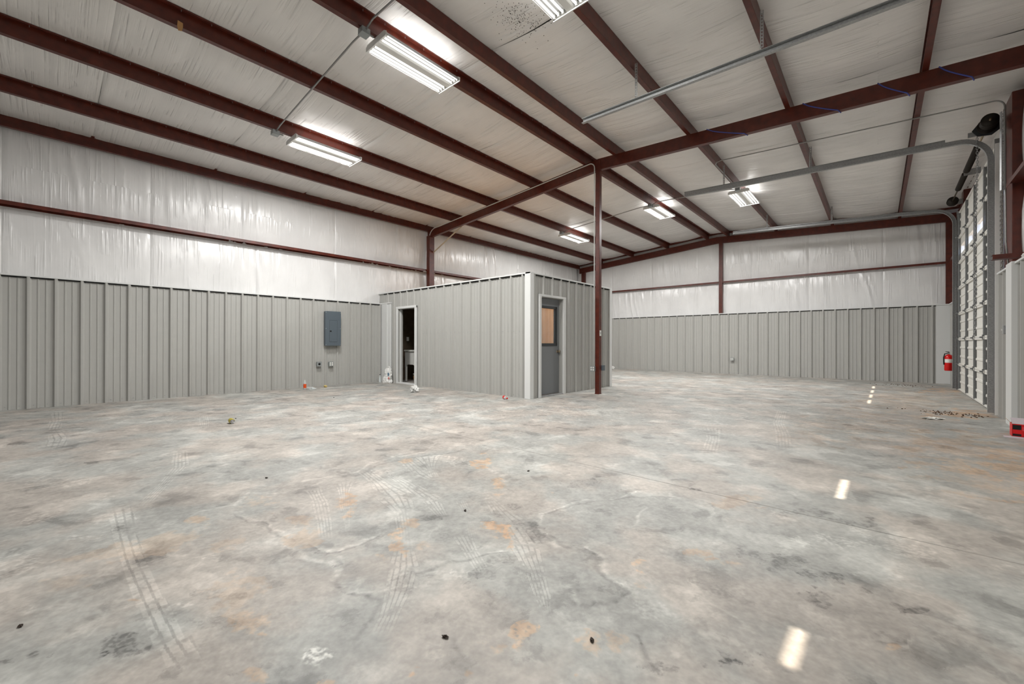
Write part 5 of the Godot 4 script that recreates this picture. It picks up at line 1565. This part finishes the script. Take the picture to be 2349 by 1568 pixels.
	put(bs, "body", M.bag, bag)
	var hd := soft()
	tube(hd, arc(Vector3(0.03, 0.39, 0), 0.06, 0.1, PI - 0.1, 8, Vector3.RIGHT, Vector3.UP), 0.012, 6)
	put(hd, "handle", M.bag, bag)
	var pr := put(crumple(12, Vector3(0.045, 0.09, 0.012), 0.3, 6), "blue_print", mat(Color(0.35, 0.46, 0.55), 0.5), bag)
	pr.position = Vector3(0.085, 0.2, 0.065)
	pr.rotation.y = 0.5
	var pr2 := put(crumple(13, Vector3(0.045, 0.06, 0.012), 0.3, 6), "red_print", mat(Color(0.75, 0.47, 0.44), 0.5), bag)
	pr2.position = Vector3(0.1, 0.11, 0.065)
	pr2.rotation.y = 0.5
	var pc := put(crumple(21, Vector3(0.17, 0.13, 0.12), 0.8), "crumpled_bag", M.bag)
	pc.transform = at(-7.66, 0, -5.38, 0.4)
	tag(pc, "crumpled white plastic lump on the floor in front of the dark doorway", "bag")
	var tr := put(crumple(31, Vector3(0.16, 0.1, 0.1), 0.8), "crumpled_bag", M.bag)
	tr.transform = at(-8.42, 0, -15.9)
	tag(tr, "small white and blue scrap at the far end behind the grey room", "bag")
	var fp := put(crumple(41, Vector3(0.2, 0.025, 0.13), 0.7), "paper_scrap", M.paper)
	fp.transform = at(0.6, 0, -8.6, 0.4)
	tag(fp, "flat white paper scrap on the floor in front of the overhead door", "paper")
	# open red carton with its flap on the floor
	var bx := thing("red_carton", "open red and black carton with grey flaps at the right edge", "box", at(1.265, 0, -7.72, -0.05))
	var cs := flat()
	for b in [[-0.06, 0.075, 0.0, 0.15, 0.075, 0.08], [-0.06, 0.075, 0.0, 0.15, -0.09, -0.085], [-0.06, -0.055, 0.0, 0.15, -0.09, 0.08], [0.07, 0.075, 0.0, 0.15, -0.09, 0.08], [-0.06, 0.075, 0.0, 0.005, -0.09, 0.08]]:
		box(cs, Vector3(b[0], b[2], b[4]), Vector3(b[1], b[3], b[5]))
	put(cs, "carton_body", M.carton_red, bx)
	slabbox(bx, "black_print", Vector3(-0.055, 0.085, 0.08), Vector3(0.01, 0.14, 0.0815), M.black)
	slabbox(bx, "black_print", Vector3(-0.055, 0.01, 0.08), Vector3(0.01, 0.035, 0.0815), M.black)
	var tm := TextMesh.new()
	tm.text = "L"
	tm.font_size = 16
	tm.pixel_size = 0.0035
	tm.depth = 0.002
	var le := MeshInstance3D.new()
	le.name = "print_letter"
	le.mesh = tm
	le.material_override = M.print_pink
	bx.add_child(le)
	le.position = Vector3(0.03, 0.1, 0.081)
	put(prism(flat(), PackedVector2Array([Vector2(0, 0), Vector2(0.13, 0.055), Vector2(0.13, 0.059), Vector2(0, 0.004)]), Vector3(-0.06, 0.15, 0.078), Vector3(0.075, 0.15, 0.078), Vector3.FORWARD, Vector3.UP), "top_flap", M.carton_grey, bx)
	put(prism(flat(), PackedVector2Array([Vector2(0, 0), Vector2(0.12, 0), Vector2(0.12, 0.005), Vector2(0, 0.005)]), Vector3(-0.13, 0.0, 0.1), Vector3(0.075, 0.0, 0.1), Vector3.BACK, Vector3.UP), "loose_flap", M.carton_grey, bx)
	put(prism(flat(), PackedVector2Array([Vector2(0, 0), Vector2(0.04, 0.05), Vector2(0.04, 0.054), Vector2(0, 0.004)]), Vector3(-0.058, 0.145, -0.08), Vector3(-0.058, 0.145, 0.07), Vector3.LEFT, Vector3.UP), "side_flap", M.cardboard, bx)
	# tan scrap caught on a purlin
	var sc := flat()
	prism(sc, PackedVector2Array([Vector2(0, 0), Vector2(0.05, 0.01), Vector2(0.055, -0.06), Vector2(0.045, -0.11), Vector2(0.01, -0.1), Vector2(0.0, -0.05)]), Vector3(-6.3, purlin_foot(-6.3) + 0.04, -1.08), Vector3(-6.296, purlin_foot(-6.3) + 0.04, -1.08), Vector3.BACK, Vector3.UP)
	tag(put(sc, "cardboard_scrap", M.cardboard), "small tan scrap hanging from a ceiling purlin near the top left", "scrap")
	# specks of dirt on the ceiling blanket by the lamp at the top edge
	var sp := flat()
	for i in 220:
		var q := Vector2(rng.randfn() * 0.14, rng.randfn() * 0.2)
		var x := -3.34 + q.x
		var t := (x + 4.09) / 1.505
		var c := Vector3(x, purlin_foot(x) + 0.196 - 0.05 * sin(PI * t), -3.9 + q.y)
		var r := rng.randf_range(0.0012, 0.0035)
		box(sp, c - Vector3(r, 0.004, r), c + Vector3(r, 0.002, r))
	tag(put(sp, "dirt_specks", M.leaf), "scatter of black dirt specks on the ceiling near the lamp cut by the top edge", "dirt", "", "stuff")
	# crumbs of dirt swept in under the overhead door
	var cr := flat()
	for i in 150:
		var near := i % 3 != 0
		var c := Vector3(0.85 + rng.randfn() * 0.22, 0.003, -9.45 + rng.randfn() * 0.16) if near else Vector3(0.45 + rng.randfn() * 0.25, 0.003, -15.0 + rng.randfn() * 0.25)
		if c.x > 1.2: continue
		var r := rng.randf_range(0.004, 0.013)
		hexa(cr, [c + Vector3(-r, -0.003, -r), c + Vector3(r, -0.003, -r * 0.7), c + Vector3(r * 0.8, -0.003, r), c + Vector3(-r * 0.7, -0.003, r), c + Vector3(-r, r, -r) * 0.6, c + Vector3(r, r, -r) * 0.6, c + Vector3(r, r, r) * 0.6, c + Vector3(-r, r, r) * 0.6])
	tag(put(cr, "dirt_crumbs", mat(Color(0.33, 0.24, 0.17), 0.9)), "scatter of brown dirt crumbs on the floor at the overhead door", "dirt", "", "stuff")
	var foam := put(crumple(61, Vector3(0.1, 0.07, 0.4), 0.25, 10), "foam_scrap", M.white)
	foam.transform = right * Transform3D(Basis.IDENTITY, Vector3(0.06, WAINSCOT, 8.15))
	tag(foam, "white foam scrap lying on the wainscot ledge at the right edge", "scrap")
	# dry leaves and crumbs
	var seen_bits := [[-2.48, 0.066, "dark dry crumb nearest the lower left corner"], [-0.79, -1.34, "dark brown dry leaf on the clay stain near the bottom edge"], [-2.24, -2.74, "dark crumb on the floor just beyond the tyre prints"], [-3.7, -1.18, "dark curled leaf left of the tyre prints"], [-2.02, -1.82, "tiny dark crumb between the tyre prints"], [-1.21, -0.99, "small dark crumb beside the pale smear near the bottom edge"], [-8.06, -3.77, "small dark crumb on the floor below the outlet boxes"], [1.25, -9.46, "dark clump of dirt at the foot of the overhead door track"], [-6.9, -1.8, "dark twig behind the gold drink can"]]
	for b in seen_bits:
		var d := put(crumple(int(b[0] * 100) + 500, Vector3(0.024, 0.008, 0.014), 0.6, 6), "dry_leaf", M.leaf)
		d.transform = at(b[0], 0, b[1], b[0] * 5.0)
		tag(d, b[2], "debris", "crumbs on the floor")
